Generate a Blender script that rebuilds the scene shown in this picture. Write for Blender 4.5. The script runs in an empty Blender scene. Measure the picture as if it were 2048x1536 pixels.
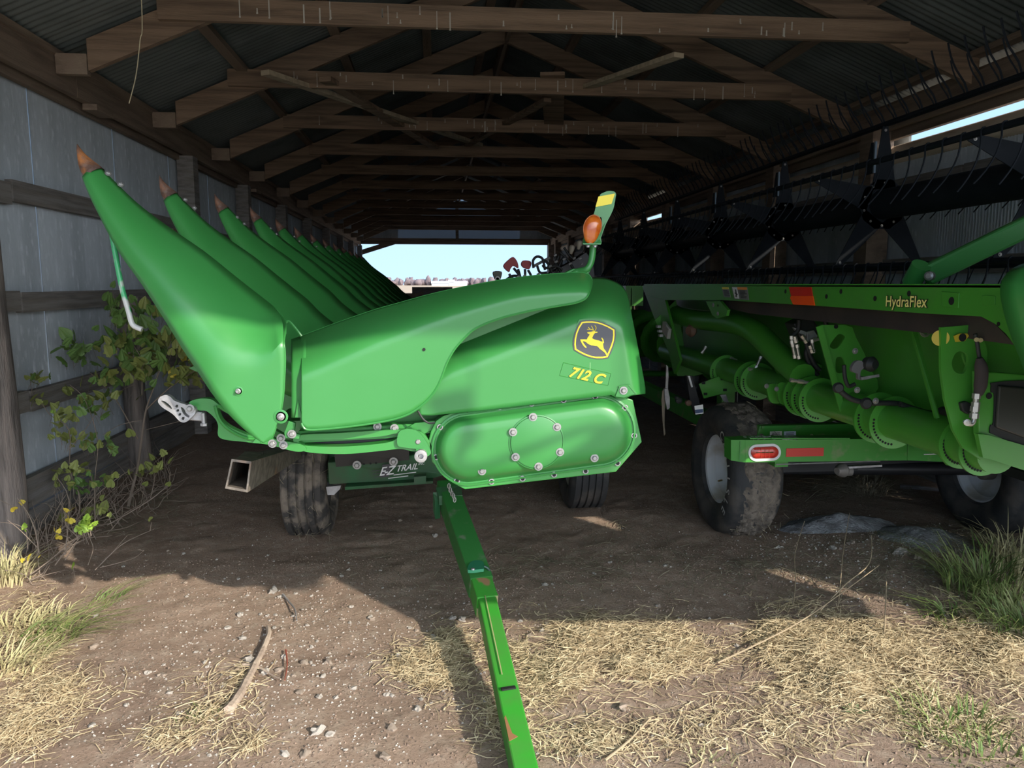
import bpy, bmesh, math, random
from mathutils import Vector, Matrix, noise
from mathutils.geometry import tessellate_polygon
random.seed(7)
PI = math.pi
S = bpy.context.scene
COL = S.collection
V = Vector

# ---------------------------------------------------------------- camera
FPX = 1500.0
PITCH = math.atan(200 / FPX)
YAW = math.atan(154 * math.cos(PITCH) / FPX)
CH = 1.6
fw = V((math.sin(YAW) * math.cos(PITCH), math.cos(YAW) * math.cos(PITCH), -math.sin(PITCH)))
rt = V((math.cos(YAW), -math.sin(YAW), 0))
up = rt.cross(fw)
cd = bpy.data.cameras.new('camera')
cd.sensor_width = 36.0
cd.lens = FPX / 2048 * 36.0
cd.clip_start = 0.05
cd.clip_end = 4000
cam = bpy.data.objects.new('camera', cd)
COL.objects.link(cam)
cam.matrix_world = Matrix((( rt.x, up.x, -fw.x, 0), (rt.y, up.y, -fw.y, 0), (rt.z, up.z, -fw.z, CH), (0, 0, 0, 1)))
S.camera = cam
S.view_settings.view_transform = 'Standard'
S.view_settings.look = 'None'
S.view_settings.exposure = 0.35
S.view_settings.gamma = 1
S.view_settings.use_curve_mapping = False

# ---------------------------------------------------------------- sky + sun
SUN = V((-.80, 1.0, -.62)).normalized()
w = bpy.data.worlds.new('world'); S.world = w; w.use_nodes = True
nt = w.node_tree; nt.nodes.clear()
# clear hazy autumn sky: colour by height, with the broad brightening round the sun
tcw = nt.nodes.new('ShaderNodeTexCoord'); sx = nt.nodes.new('ShaderNodeSeparateXYZ'); nt.links.new(tcw.outputs['Generated'], sx.inputs[0])
cr_ = nt.nodes.new('ShaderNodeValToRGB'); nt.links.new(sx.outputs[2], cr_.inputs[0]); el = cr_.color_ramp.elements
el[0].position = 0.0; el[0].color = (.43, .61, .86, 1); el[1].position = 1.0; el[1].color = (.26, .50, .95, 1)
e_ = el.new(.12); e_.color = (.37, .58, .88, 1); e_ = el.new(.45); e_.color = (.34, .56, .92, 1)
dt = nt.nodes.new('ShaderNodeVectorMath'); dt.operation = 'DOT_PRODUCT'; dt.inputs[1].default_value = tuple(-SUN); nt.links.new(tcw.outputs['Generated'], dt.inputs[0])
mx_ = nt.nodes.new('ShaderNodeMath'); mx_.operation = 'MAXIMUM'; mx_.inputs[1].default_value = 0; nt.links.new(dt.outputs['Value'], mx_.inputs[0])
pw = nt.nodes.new('ShaderNodeMath'); pw.operation = 'POWER'; pw.inputs[1].default_value = 3; nt.links.new(mx_.outputs[0], pw.inputs[0])
gl = nt.nodes.new('ShaderNodeMix'); gl.data_type = 'RGBA'; gl.blend_type = 'ADD'; gl.inputs[7].default_value = (3.3, 3.35, 3.35, 1)
nt.links.new(pw.outputs[0], gl.inputs[0]); nt.links.new(cr_.outputs[0], gl.inputs[6])
bg = nt.nodes.new('ShaderNodeBackground'); bg.inputs[1].default_value = 1.3
wo = nt.nodes.new('ShaderNodeOutputWorld')
nt.links.new(gl.outputs[2], bg.inputs[0]); nt.links.new(bg.outputs[0], wo.inputs[0])
S.cycles.diffuse_bounces = 8; S.cycles.max_bounces = 14
sd = bpy.data.lights.new('sun', 'SUN'); sd.energy = 4.4; sd.angle = math.radians(.6); sd.color = (1, .91, .78)
so = bpy.data.objects.new('sun', sd); COL.objects.link(so)
so.rotation_euler = (-SUN).to_track_quat('Z', 'Y').to_euler()

# ---------------------------------------------------------------- pixel -> world
def ray(x, y):
    return fw + rt * ((x - 1024) / FPX) + up * ((768 - y) / FPX)
def AY(x, y, Y):
    d = ray(x, y); t = Y / d.y
    return V((d.x * t, Y, CH + d.z * t))
def AX(x, y, X):
    d = ray(x, y); t = X / d.x
    return V((X, d.y * t, CH + d.z * t))
def AZ(x, y, Z=0.0):
    d = ray(x, y); t = (Z - CH) / d.z
    return V((d.x * t, d.y * t, Z))
def proj(p):
    q = V(p) - V((0, 0, CH)); d = q.dot(fw); return 1024 + FPX * q.dot(rt) / d, 768 - FPX * q.dot(up) / d
def along(a, b, ypx):
    lo, hi = 0.0, 1.0
    for _ in range(40):
        m = (lo + hi) / 2
        if proj(a.lerp(b, m))[1] < ypx: lo = m
        else: hi = m
    return a.lerp(b, lo)
def PY(pts, Y): return [AY(x, y, Y) for x, y in pts]
def PX(pts, X): return [AX(x, y, X) for x, y in pts]

# ---------------------------------------------------------------- materials
MATS = {}
def mat(name, c, rough=.6, metal=0, c2=None, sc=8, det=4, mix=(.4, .65), bump=0, bsc=60, coat=0, stretch=(1, 1, 1), c3=None, sc3=2, mix3=(.5, .7), trans=0, emis=None, spec=None):
    if name in MATS: return MATS[name]
    m = bpy.data.materials.new(name); m.use_nodes = True
    t = m.node_tree; b = t.nodes['Principled BSDF']
    b.inputs['Base Color'].default_value = (*c, 1); b.inputs['Roughness'].default_value = rough; b.inputs['Metallic'].default_value = metal
    b.inputs['Coat Weight'].default_value = coat; b.inputs['Coat Roughness'].default_value = .2; b.inputs['Coat IOR'].default_value = 1.5
    if spec is not None: b.inputs['Specular IOR Level'].default_value = spec
    if trans: b.inputs['Transmission Weight'].default_value = trans
    if emis: b.inputs['Emission Color'].default_value = (*emis, 1); b.inputs['Emission Strength'].default_value = 1
    tc = t.nodes.new('ShaderNodeTexCoord'); mp = t.nodes.new('ShaderNodeMapping'); mp.inputs['Scale'].default_value = stretch
    t.links.new(tc.outputs['Object'], mp.inputs[0])
    last = None
    for k, (cc, s_, mx) in enumerate(((c2, sc, mix), (c3, sc3, mix3))):
        if cc is None: continue
        n = t.nodes.new('ShaderNodeTexNoise'); n.inputs['Scale'].default_value = s_; n.inputs['Detail'].default_value = det
        t.links.new(mp.outputs[0], n.inputs[0])
        r = t.nodes.new('ShaderNodeMapRange'); r.inputs[1].default_value = mx[0]; r.inputs[2].default_value = mx[1]
        t.links.new(n.outputs[0], r.inputs[0])
        x = t.nodes.new('ShaderNodeMix'); x.data_type = 'RGBA'
        t.links.new(r.outputs[0], x.inputs[0])
        if last is None: x.inputs[6].default_value = (*c, 1)
        else: t.links.new(last, x.inputs[6])
        x.inputs[7].default_value = (*cc, 1); last = x.outputs[2]
    if last is not None: t.links.new(last, b.inputs['Base Color'])
    if bump:
        n = t.nodes.new('ShaderNodeTexNoise'); n.inputs['Scale'].default_value = bsc; n.inputs['Detail'].default_value = 5
        t.links.new(mp.outputs[0], n.inputs[0])
        bp = t.nodes.new('ShaderNodeBump'); bp.inputs['Strength'].default_value = bump; bp.inputs['Distance'].default_value = .01
        t.links.new(n.outputs[0], bp.inputs['Height']); t.links.new(bp.outputs[0], b.inputs['Normal'])
    MATS[name] = m
    return m
GREEN = mat('green_paint', (.035, .215, .045), .38, c2=(.04, .225, .052), sc=3, coat=.3, spec=.4)
GREEN2 = mat('green_paint_frame', (.035, .235, .04), .42, c2=(.06, .20, .05), sc=6, mix=(.5, .75), coat=.2)
GREEN3 = mat('green_paint_header', (.06, .285, .03), .4, c2=(.07, .25, .04), sc=5, mix=(.5, .8), coat=.25)
GREEN4 = mat('green_paint_cart', (.045, .29, .03), .45, c2=(.20, .27, .12), sc=10, mix=(.58, .75), coat=.15)
RUST = mat('rusted_tip', (.12, .065, .045), .65, .2, c2=(.40, .15, .045), sc=16, mix=(.42, .58), c3=(.20, .13, .10), sc3=40, bump=.5)
RUST2 = mat('rusted_tip_brown', (.11, .065, .05), .65, .2, c2=(.24, .12, .075), sc=16, mix=(.42, .58), c3=(.20, .15, .125), sc3=40, bump=.5)
BOLT = mat('zinc_bolt', (.34, .33, .32), .4, .6)
CAST = mat('cast_aluminium', (.42, .41, .41), .5, .5, c2=(.28, .27, .265), sc=20, bump=.2)
BLACK = mat('black_plastic', (.02, .02, .022), .45)
DARKH = mat('dark_hole', (.006, .008, .007), .8)
RUBBER = mat('hose_rubber', (.018, .02, .02), .6)
TYRE = mat('muddy_tyre', (.05, .046, .042), .85, c2=(.20, .165, .13), sc=9, mix=(.45, .6), bump=.8, bsc=40)
TYRE2 = mat('dark_tyre', (.035, .036, .037), .75, c2=(.09, .08, .07), sc=6, mix=(.45, .65), bump=.3)
MUD = mat('mud_cake', (.21, .175, .14), .95, c2=(.10, .085, .07), sc=22, bump=1, bsc=50)
RIM = mat('white_rim', (.62, .64, .66), .5, c2=(.42, .39, .33), sc=5, mix=(.5, .7))
YEL = mat('yellow_decal', (.85, .68, .02), .4)
BLKD = mat('charcoal_decal', (.055, .055, .065), .35)
WHT = mat('white_decal', (.75, .75, .75), .5)
ORANGE = mat('orange_reflector', (.95, .10, .01), .3)
REDR = mat('red_reflector', (.60, .025, .015), .3)
REDL = mat('red_lens', (.42, .02, .015), .2, c2=(.6, .05, .03), sc=40, coat=.5)
REDC = mat('red_cap', (.40, .03, .03), .5)
AMBER = mat('amber_lens', (.85, .22, .02), .15, c2=(.6, .10, .01), sc=30, coat=.6, trans=.35)
STEEL = mat('weathered_galvanised', (.46, .51, .55), .5, .25, c2=(.34, .38, .41), sc=3, c3=(.58, .63, .67), sc3=30, mix3=(.55, .75), stretch=(1, 1, .3), bump=.12)
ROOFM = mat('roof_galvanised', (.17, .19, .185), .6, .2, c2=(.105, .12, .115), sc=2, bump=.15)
WOOD = mat('old_lumber', (.27, .20, .15), .85, c2=(.16, .115, .085), sc=6, stretch=(1.5, .3, 4), c3=(.34, .26, .19), sc3=3, bump=.5, bsc=40)
WOODX = mat('old_lumber_cross', (.29, .20, .135), .85, c2=(.16, .11, .075), sc=6, stretch=(.3, 3, 5), c3=(.36, .25, .17), sc3=2, bump=.5, bsc=40)
WOODG = mat('grey_barn_board', (.30, .28, .265), .9, c2=(.18, .165, .155), sc=7, stretch=(1, .3, 5), c3=(.28, .25, .22), sc3=4, bump=.6, bsc=40)
POSTM = mat('grey_post', (.20, .175, .16), .9, c2=(.10, .088, .08), sc=8, stretch=(5, 5, .5), c3=(.30, .25, .22), sc3=3, bump=.7, bsc=30)
LOG = mat('peeled_log', (.80, .68, .54), .8, c2=(.62, .50, .38), sc=5, stretch=(2, .5, 2), bump=.4)
PALEW = mat('pale_new_board', (.55, .46, .33), .85, c2=(.38, .31, .22), sc=6, stretch=(.5, 3, 3), bump=.3)
DROP = mat('bird_droppings', (.55, .52, .46), .9)
BLUEST = mat('black_reel_paint', (.010, .014, .019), .65, c2=(.016, .02, .026), sc=6, spec=.2)
FGLASS = mat('fibreglass_panel', (.34, .40, .46), .6, trans=.3)

# ---------------------------------------------------------------- mesh helpers
def lerp(a, b, t): return a + (b - a) * t
def interp(tab, x):
    if x <= tab[0][0]: return tab[0][1]
    for (a, b), (c, d) in zip(tab, tab[1:]):
        if x <= c: return b + (d - b) * (x - a) / (c - a) if c > a else d
    return tab[-1][1]
def crv(P, n=6, closed=False):
    P = [V(p) for p in P]; N = len(P); out = []
    rng = range(N) if closed else range(N - 1)
    for i in rng:
        if closed: a, b, c, d = P[i - 1], P[i], P[(i + 1) % N], P[(i + 2) % N]
        else: a, b, c, d = P[max(i - 1, 0)], P[i], P[i + 1], P[min(i + 2, N - 1)]
        for k in range(n):
            t = k / n
            out.append(.5 * ((2 * b) + (c - a) * t + (2 * a - 5 * b + 4 * c - d) * t * t + (3 * b - a - 3 * c + d) * t ** 3))
    if not closed: out.append(P[-1])
    return out
def crv2(P, n=5, closed=True):
    return [(p.x, p.y) for p in crv([(x, y, 0) for x, y in P], n, closed)]
class G:
    def __init__(s): s.v = []; s.f = []
    def add(s, vs, fs):
        o = len(s.v); s.v += [V(p) for p in vs]; s.f += [tuple(i + o for i in f) for f in fs]; return s
    def box(s, c, size, R=None):
        c = V(c); hx, hy, hz = [q / 2 for q in size]
        vs = [V((x, y, z)) for x in (-hx, hx) for y in (-hy, hy) for z in (-hz, hz)]
        if R is not None: vs = [R @ p for p in vs]
        return s.add([c + p for p in vs], [(0, 1, 3, 2), (4, 6, 7, 5), (0, 4, 5, 1), (2, 3, 7, 6), (0, 2, 6, 4), (1, 5, 7, 3)])
    def bb(s, a, b): a = V(a); b = V(b); return s.box((a + b) / 2, [abs(q) for q in (b - a)])
    def beam(s, p0, p1, wd, ht, upv=(0, 0, 1)):
        p0 = V(p0); p1 = V(p1); d = (p1 - p0); L = d.length; d.normalize()
        sx = d.cross(V(upv)).normalized(); u = sx.cross(d)
        R = Matrix((sx, d, u)).transposed()
        return s.box((p0 + p1) / 2, (wd, L, ht), R)
    def tube(s, pts, r, n=8, cap=True):
        pts = [V(p) for p in pts]; rings = []; prev = None
        for i, p in enumerate(pts):
            d = (pts[min(i + 1, len(pts) - 1)] - pts[max(i - 1, 0)]).normalized()
            if prev is None:
                a = V((0, 0, 1)) if abs(d.z) < .9 else V((1, 0, 0)); u = d.cross(a).normalized()
            else: u = (prev - d * prev.dot(d)).normalized()
            prev = u; q = d.cross(u); rr = r[i] if isinstance(r, (list, tuple)) else r
            rings.append([p + (u * math.cos(2 * PI * k / n) + q * math.sin(2 * PI * k / n)) * rr for k in range(n)])
        fs = []
        for i in range(len(rings) - 1):
            for k in range(n): fs.append((i * n + k, i * n + (k + 1) % n, (i + 1) * n + (k + 1) % n, (i + 1) * n + k))
        if cap: fs.append(tuple(range(n))); fs.append(tuple((len(rings) - 1) * n + k for k in range(n)))
        return s.add([p for r_ in rings for p in r_], fs)
    def prism(s, outer, vec, holes=()):
        vec = V(vec); loops = [[V(p) for p in L] for L in (outer, *holes)]
        tris = tessellate_polygon(loops); flat = [p for L in loops for p in L]; n = len(flat)
        fs = [tuple(t) for t in tris] + [tuple(i + n for i in reversed(t)) for t in tris]
        o = 0
        for L in loops:
            m = len(L)
            for i in range(m): fs.append((o + i, o + (i + 1) % m, o + (i + 1) % m + n, o + i + n))
            o += m
        return s.add(flat + [p + vec for p in flat], fs)
    def grid(s, rows, closed=False):
        n = len(rows[0]); fs = []
        for i in range(len(rows) - 1):
            for k in range(n if closed else n - 1):
                fs.append((i * n + k, i * n + (k + 1) % n, (i + 1) * n + (k + 1) % n, (i + 1) * n + k))
        return s.add([p for r in rows for p in r], fs)
    def lathe(s, c, axis, prof, n=24, caps=True):
        c = V(c); a = V(axis).normalized(); t = V((0, 0, 1)) if abs(a.z) < .9 else V((1, 0, 0))
        u = a.cross(t).normalized(); q = a.cross(u)
        rows = [[c + a * h + (u * math.cos(2 * PI * k / n) + q * math.sin(2 * PI * k / n)) * r for k in range(n)] for r, h in prof]
        s.grid(rows, True)
        if caps: s.add(rows[0], [tuple(range(n))]); s.add(rows[-1], [tuple(range(n))])
        return s
    def blob(s, c, r, n=5, seed=0, rough=.25):
        c = V(c); bm = bmesh.new(); bmesh.ops.create_icosphere(bm, subdivisions=n, radius=1)
        vs = []
        for v_ in bm.verts:
            k = 1 + rough * noise.noise(v_.co * 1.6 + V((seed * 7.1, seed * 3.3, 0)))
            vs.append(c + V((v_.co.x * r[0], v_.co.y * r[1], v_.co.z * r[2])) * k)
        fs = [tuple(q.index for q in f.verts) for f in bm.faces]; bm.free()
        return s.add(vs, fs)
WL = {}
def link(o, parent, wloc):
    COL.objects.link(o); WL[o] = V(wloc)
    if parent is not None: o.parent = parent; o.location = V(wloc) - WL[parent]
    else: o.location = wloc
def tag(o, label=None, cat=None, group=None, kind=None):
    if label: o['label'] = label
    if cat: o['category'] = cat
    if group: o['group'] = group
    if kind: o['kind'] = kind
    return o
def root(name, loc=(0, 0, 0), label=None, cat=None, group=None, kind=None):
    o = bpy.data.objects.new(name, None); o.empty_display_size = .1
    link(o, None, loc); return tag(o, label, cat, group, kind)
def mk(name, g, m, origin=(0, 0, 0), smooth=35, clean=True, weld=False):
    me = bpy.data.meshes.new(name); org = V(origin)
    me.from_pydata([tuple(p - org) for p in g.v], [], g.f)
    if clean:
        bm = bmesh.new(); bm.from_mesh(me)
        if weld: bmesh.ops.remove_doubles(bm, verts=bm.verts, dist=1e-5)
        bmesh.ops.recalc_face_normals(bm, faces=bm.faces); bm.to_mesh(me); bm.free()
    for mm in (m if isinstance(m, (list, tuple)) else [m]): me.materials.append(mm)
    if smooth:
        me.polygons.foreach_set('use_smooth', [True] * len(me.polygons)); me.set_sharp_from_angle(angle=math.radians(smooth))
    return me
def part(name, g, m, parent=None, origin=None, smooth=35, bevel=0, label=None, kind=None, solid=0, weld=False):
    if origin is None:
        if parent is not None: origin = WL[parent]
        else:
            xs = [p.x for p in g.v]; ys = [p.y for p in g.v]; zs = [p.z for p in g.v]
            origin = ((min(xs) + max(xs)) / 2, (min(ys) + max(ys)) / 2, min(zs))
    o = bpy.data.objects.new(name, mk(name, g, m, origin, smooth, weld=weld)); link(o, parent, origin)
    if solid:
        q = o.modifiers.new('solid', 'SOLIDIFY'); q.thickness = solid; q.offset = 0
    if bevel:
        q = o.modifiers.new('bevel', 'BEVEL'); q.width = bevel; q.segments = 2; q.limit_method = 'ANGLE'; q.angle_limit = math.radians(40)
    return tag(o, label, kind=kind)
def inst(name, me, parent, wloc, rot=None, scale=None, label=None):
    o = bpy.data.objects.new(name, me); link(o, parent, wloc)
    if rot is not None: o.rotation_euler = rot
    if scale is not None: o.scale = scale if isinstance(scale, (tuple, list)) else (scale,) * 3
    return tag(o, label)
def text(name, s, org, u, v_, size, m, parent, ext=.001, off=0, shear=0, nrm=None, space=1.0, label=None):
    c = bpy.data.curves.new(name, 'FONT'); c.body = s; c.size = 1; c.extrude = 0; c.offset = off; c.shear = shear; c.space_character = space
    o = bpy.data.objects.new(name, c); COL.objects.link(o); bpy.context.view_layer.update()
    me0 = bpy.data.meshes.new_from_object(o.evaluated_get(bpy.context.evaluated_depsgraph_get()))
    u = V(u).normalized(); v_ = V(v_).normalized(); n = V(nrm) if nrm is not None else V((0, -1, 0))
    vs = [V(org) + u * (p.co.x * size) + v_ * (p.co.y * size) + n * ext for p in me0.vertices]
    g = G().add(vs, [tuple(p.vertices) for p in me0.polygons])
    bpy.data.objects.remove(o); bpy.data.curves.remove(c); bpy.data.meshes.remove(me0)
    me = mk(name, g, m, WL[parent], 0)
    o = bpy.data.objects.new(name, me); link(o, parent, WL[parent]); return tag(o, label)
def mkbolt(r=.009, h=.007):
    g = G(); g.lathe((0, 0, 0), (0, -1, 0), [(r * 1.55, 0), (r * 1.55, .002)], 14); g.lathe((0, 0, 0), (0, -1, 0), [(r, .002), (r, h), (r * .7, h + .002)], 6)
    return mk('bolt', g, BOLT)
BOLTM = mkbolt(); BOLTS = mkbolt(.006, .005)
g = G(); g.lathe((0, 0, 0), (0, -1, 0), [(.0065, -.001), (.0065, .004), (.010, .004), (.0105, 0)], 16, False)
RINGM = mk('flange_bolt', g, CAST)
g = G(); g.lathe((0, 0, 0), (0, -1, 0), [(.0062, 0), (.0062, .001)], 12)
SOCKM = mk('bolt_socket', g, DARKH)
def bolt(px, Y, parent, me=None): return inst('bolt', me or BOLTM, parent, AY(px[0], px[1], Y))
def boltX(px, X, parent, me=None): return inst('bolt', me or BOLTM, parent, AX(px[0], px[1], X), (0, 0, -PI / 2))
#@@SECTIONS
# ================================================================ GROUND
def gh(x, y):
    h = .035 * noise.noise(V((x * .5, y * .5, 0))) + .016 * noise.noise(V((x * 2.1, y * 2.1, 3))) + .006 * noise.noise(V((x * 9, y * 9, 1)))
    h += .02 * (noise.noise(V((x * 6, y * 6, 9))) > .25) * .3
    if y < 4.6 and y > 0:      # wheel ruts in the lit apron
        u = x * .92 + y * .38
        h += -.014 * math.exp(-((u + .1) / .16) ** 2) * (1 + .4 * math.sin(u * 60)) - .012 * math.exp(-((u - 1.35) / .16) ** 2) * (1 + .3 * math.sin(y * 40))
    h += .07 * math.exp(-((x - 2.7) ** 2 / .35 + (y - 4.0) ** 2 / .3))       # grey spoil heap
    h += .05 * math.exp(-((x + 2.45) ** 2 / .05)) * (y > 3)
    f = min(1, max(0, (30 - y) / 4))
    return h * f - .012
def sheet(x0, x1, y0, y1, dx, dy, z=0):
    nx = int((x1 - x0) / dx) + 1; ny = int((y1 - y0) / dy) + 1; rows = []
    for j in range(ny):
        yy = y0 + (y1 - y0) * j / (ny - 1)
        rows.append([V((xx, yy, gh(xx, yy) + z)) for xx in [x0 + (x1 - x0) * i / (nx - 1) for i in range(nx)]])
    return rows
gm = bpy.data.materials.new('bare_dirt'); gm.use_nodes = True
t = gm.node_tree; b = t.nodes['Principled BSDF']; b.inputs['Roughness'].default_value = .95; b.inputs['Specular IOR Level'].default_value = .15
tc = t.nodes.new('ShaderNodeTexCoord')
def nz(sc, det=6, rough=.6):
    n = t.nodes.new('ShaderNodeTexNoise'); n.inputs['Scale'].default_value = sc; n.inputs['Detail'].default_value = det; n.inputs['Roughness'].default_value = rough
    t.links.new(tc.outputs['Object'], n.inputs[0]); return n.outputs[0]
def ramp(src, a, b_, ):
    r = t.nodes.new('ShaderNodeMapRange'); r.inputs[1].default_value = a; r.inputs[2].default_value = b_; t.links.new(src, r.inputs[0]); return r.outputs[0]
def mixc(fac, A, B):
    x = t.nodes.new('ShaderNodeMix'); x.data_type = 'RGBA'; t.links.new(fac, x.inputs[0])
    for i, q in ((6, A), (7, B)):
        if isinstance(q, tuple): x.inputs[i].default_value = (*q, 1)
        else: t.links.new(q, x.inputs[i])
    return x.outputs[2]
c = mixc(ramp(nz(1.3), .4, .62), (.46, .335, .25), (.37, .265, .20))
c = mixc(ramp(nz(14), .48, .7), c, (.52, .41, .32))
c = mixc(ramp(nz(90, 3), .55, .7), c, (.22, .17, .135))
vo = t.nodes.new('ShaderNodeTexVoronoi'); vo.inputs['Scale'].default_value = 55; t.links.new(tc.outputs['Object'], vo.inputs[0])
peb = ramp(vo.outputs['Distance'], .26, .16)
cm = t.nodes.new('ShaderNodeMath'); cm.operation = 'MULTIPLY'; t.links.new(peb, cm.inputs[0]); t.links.new(ramp(nz(2.3, 3), .52, .62), cm.inputs[1])
c = mixc(cm.outputs[0], c, (.50, .44, .37))
t.links.new(c, b.inputs['Base Color'])
bp = t.nodes.new('ShaderNodeBump'); bp.inputs['Strength'].default_value = .9; bp.inputs['Distance'].default_value = .02
ad = t.nodes.new('ShaderNodeMath'); ad.operation = 'ADD'; t.links.new(nz(45, 8, .75), ad.inputs[0]); t.links.new(cm.outputs[0], ad.inputs[1])
t.links.new(ad.outputs[0], bp.inputs['Height']); t.links.new(bp.outputs[0], b.inputs['Normal'])
g = G(); g.grid(sheet(-4.2, 6.0, .9, 7.0, .03, .03)); g.grid(sheet(-4.2, 6.0, 6.8, 31, .15, .25, -.006))
floor = part('floor', g, gm, origin=(0, 0, 0), smooth=180, kind='structure')
g = G(); g.add([(-4.2, -14, -.012), (6, -14, -.012), (6, .9, -.03), (-4.2, .9, -.03)], [(0, 1, 2, 3)])
for a_, b_ in (((-14, -14), (-4.2, 31)), ((6, -14), (18, 31))):
    g.add([(a_[0], a_[1], -.03), (b_[0], a_[1], -.03), (b_[0], b_[1], -.03), (a_[0], b_[1], -.03)], [(0, 1, 2, 3)])
YARDM = mat('pale_bounce_yard', (.52, .48, .41), .95, c2=(.44, .40, .33), sc=1.5, c3=(.56, .52, .43), sc3=12)  # yard colour made pale to bounce sunlight into the shed
yard = part('yard_ground', g, YARDM, origin=(0, 0, -.02), smooth=0, kind='structure')
FIELD = mat('stubble_field', (.36, .25, .15), .95, c2=(.30, .21, .125), sc=.05, c3=(.40, .28, .17), sc3=.4, stretch=(.3, 1, 1))
g = G()
for (x0, y0, x1, y1) in ((-1500, 31, 1500, 1500), (-1500, -600, -14, 31), (18, -600, 1500, 31), (-14, -600, 18, -14)):
    g.add([(x0, y0, -.05), (x1, y0, -.05), (x1, y1, -.05), (x0, y1, -.05)], [(0, 1, 2, 3)])
part('field_ground', g, FIELD, origin=(0, 0, -.05), smooth=0, kind='structure')

# ---- far background
TREEM = mat('bare_woodland', (.12, .09, .095), .95, c2=(.17, .13, .13), sc=.2)
g = G()
for k in range(150):
    x = -330 + k * 5.2 + random.uniform(-2, 2); hh = random.uniform(5, 10); yy = 900 + random.uniform(-20, 20)
    g.blob((x, yy, hh * .42), (random.uniform(3, 5), 4, hh * .6), 2, k, .6)
tag(part('distant_woodland', g, TREEM, smooth=60), 'hazy grey-brown line of bare woodland on the horizon beyond the field', 'trees', kind='stuff')
BW = mat('white_siding', (.42, .43, .45), .6); BR = mat('grey_roof', (.42, .44, .47), .6)
def barn(px, wd, ht, Y, label):
    p = AY(px, 568, Y); r = root('farm_building', (p.x, Y, -.05), label, 'building', 'white farm buildings across the field')
    g = G(); g.bb((p.x - wd / 2, Y - 4, -.05), (p.x + wd / 2, Y + 4, ht)); part('wall', g, BW, r)
    g = G(); g.prism([V((p.x - wd / 2 - .4, Y - 4.5, ht)), V((p.x - wd / 2 - .4, Y + 4.5, ht)), V((p.x - wd / 2 - .4, Y, ht + 2.2))], (wd + .8, 0, 0)); part('roof', g, BR, r)
    g = G()
    g.bb((p.x - .3 * wd, Y - 4.1, 0), (p.x - .12 * wd, Y - 4, ht * .7)); part('door', g, BR, r)
barn(880, 14, 2.0, 640, 'long white farm building left of the others on the horizon')
barn(903, 5, 3.4, 690, 'tall narrow white farm building beside the long one on the horizon')
barn(921, 12, 2.2, 700, 'pale grey-roofed shed right of the white farm buildings on the horizon')

# ================================================================ SHED
XL, XR, XC = -2.6, 4.1, .84
Y0, Y1 = -.5, 26.0
def corr(wd, ht, pitch=.032, amp=.007, seg=4):
    n = int(wd / pitch * seg); g = G()
    rows = [[V((amp * math.cos(2 * PI * i / seg), wd * i / n, z)) for i in range(n + 1)] for z in (0, ht)]
    return g.grid(rows)
wall_left = root('wall_left', (XL, 0, 0), kind='structure')
PW = .66
mW = mk('metal_panel', corr(PW, 2.68), STEEL, smooth=60, clean=False)
y = Y0
k = 0
while y < Y1 - .1:
    inst('metal_panel', mW, wall_left, (XL - .012 + (.004 if k % 2 else 0), y, .33 + random.uniform(-.012, .012))); y += PW - .012; k += 1
def board(parent, a, b, m=WOODG, name='board', sag=.006, bevel=.004):
    a = V(a); b = V(b); o = part(name, G().bb(a, b), m, parent, origin=(a + b) / 2, smooth=0)
    o.rotation_euler = (random.uniform(-sag, sag) * .5, 0, 0)
    return o
for zc, hh in ((2.14, .13), (1.49, .125), (.87, .13)):
    y = Y0; k = 0
    for L in (5.45, 3.6, 3.6, 3.6, 3.6, 3.6, 3.1):
        dz = (.03 if (k % 2 and zc > 2) else 0)
        board(wall_left, (XL + .01, y + .01, zc - hh / 2 + dz), (XL + .055, min(y + L, Y1) - .01, zc + hh / 2 + dz), WOODG, 'girt'); y += L; k += 1
for zc, hh in ((.10, .2), (.30, .19)):
    y = Y0
    for L in (4.95, 4.2, 4.2, 4.2, 4.2, 4.2):
        board(wall_left, (XL + .015, y + .008, zc - hh / 2 + .004 - (.12 if zc < .2 else 0)), (XL + .06, min(y + L, Y1) - .008, zc + hh / 2), WOODG, 'skirt_board'); y += L
def post(parent, x, y, r, z1, m=POSTM, square=False):
    g = G()
    if square: g.bb((x - r, y - r, -.05), (x + r, y + r, z1))
    else:
        pts = [(x + .01 * math.sin(i * 1.3), y, -.05 + (z1 + .05) * i / 6) for i in range(7)]
        g.tube(pts, [r * (1.12 - .03 * i) for i in range(7)], 14)
    return part('post', g, m, parent, origin=(x, y, 0), smooth=40)
post(wall_left, -2.53, 4.52, .115, 2.95)
post(wall_left, -2.48, 6.42, .085, 1.50)
for yy in (8.15, 10.4, 12.9, 15.4, 18.0, 20.6, 23.2, 25.8): post(wall_left, -2.49, yy, .08, 2.88, WOODG, True)
post(wall_left, -2.47, .6, .12, 2.88)
# plate along the left eave, with joints
y = Y0
for L in (6.2, 4.9, 4.9, 4.9, 5.6):
    board(wall_left, (-2.50, y + .004, 2.885), (-2.45, y + L - .004, 3.09), WOOD, 'plate'); y += L
y = Y0
for L in (5.4, 5.2, 5.2, 5.2, 5.5):
    board(wall_left, (-2.585, y, 2.84), (-2.54, y + L, 3.04), WOOD, 'plate'); y += L
for yy in (6.02, 10.9): part('cleat', G().bb((-2.5, yy - .14, 2.84), (-2.40, yy + .14, 2.883)), WOOD, wall_left, smooth=0)
part('block', G().bb((-2.56, 7.5, 1.75), (-2.45, 7.7, 2.12)), WOOD, wall_left, smooth=0)

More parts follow.
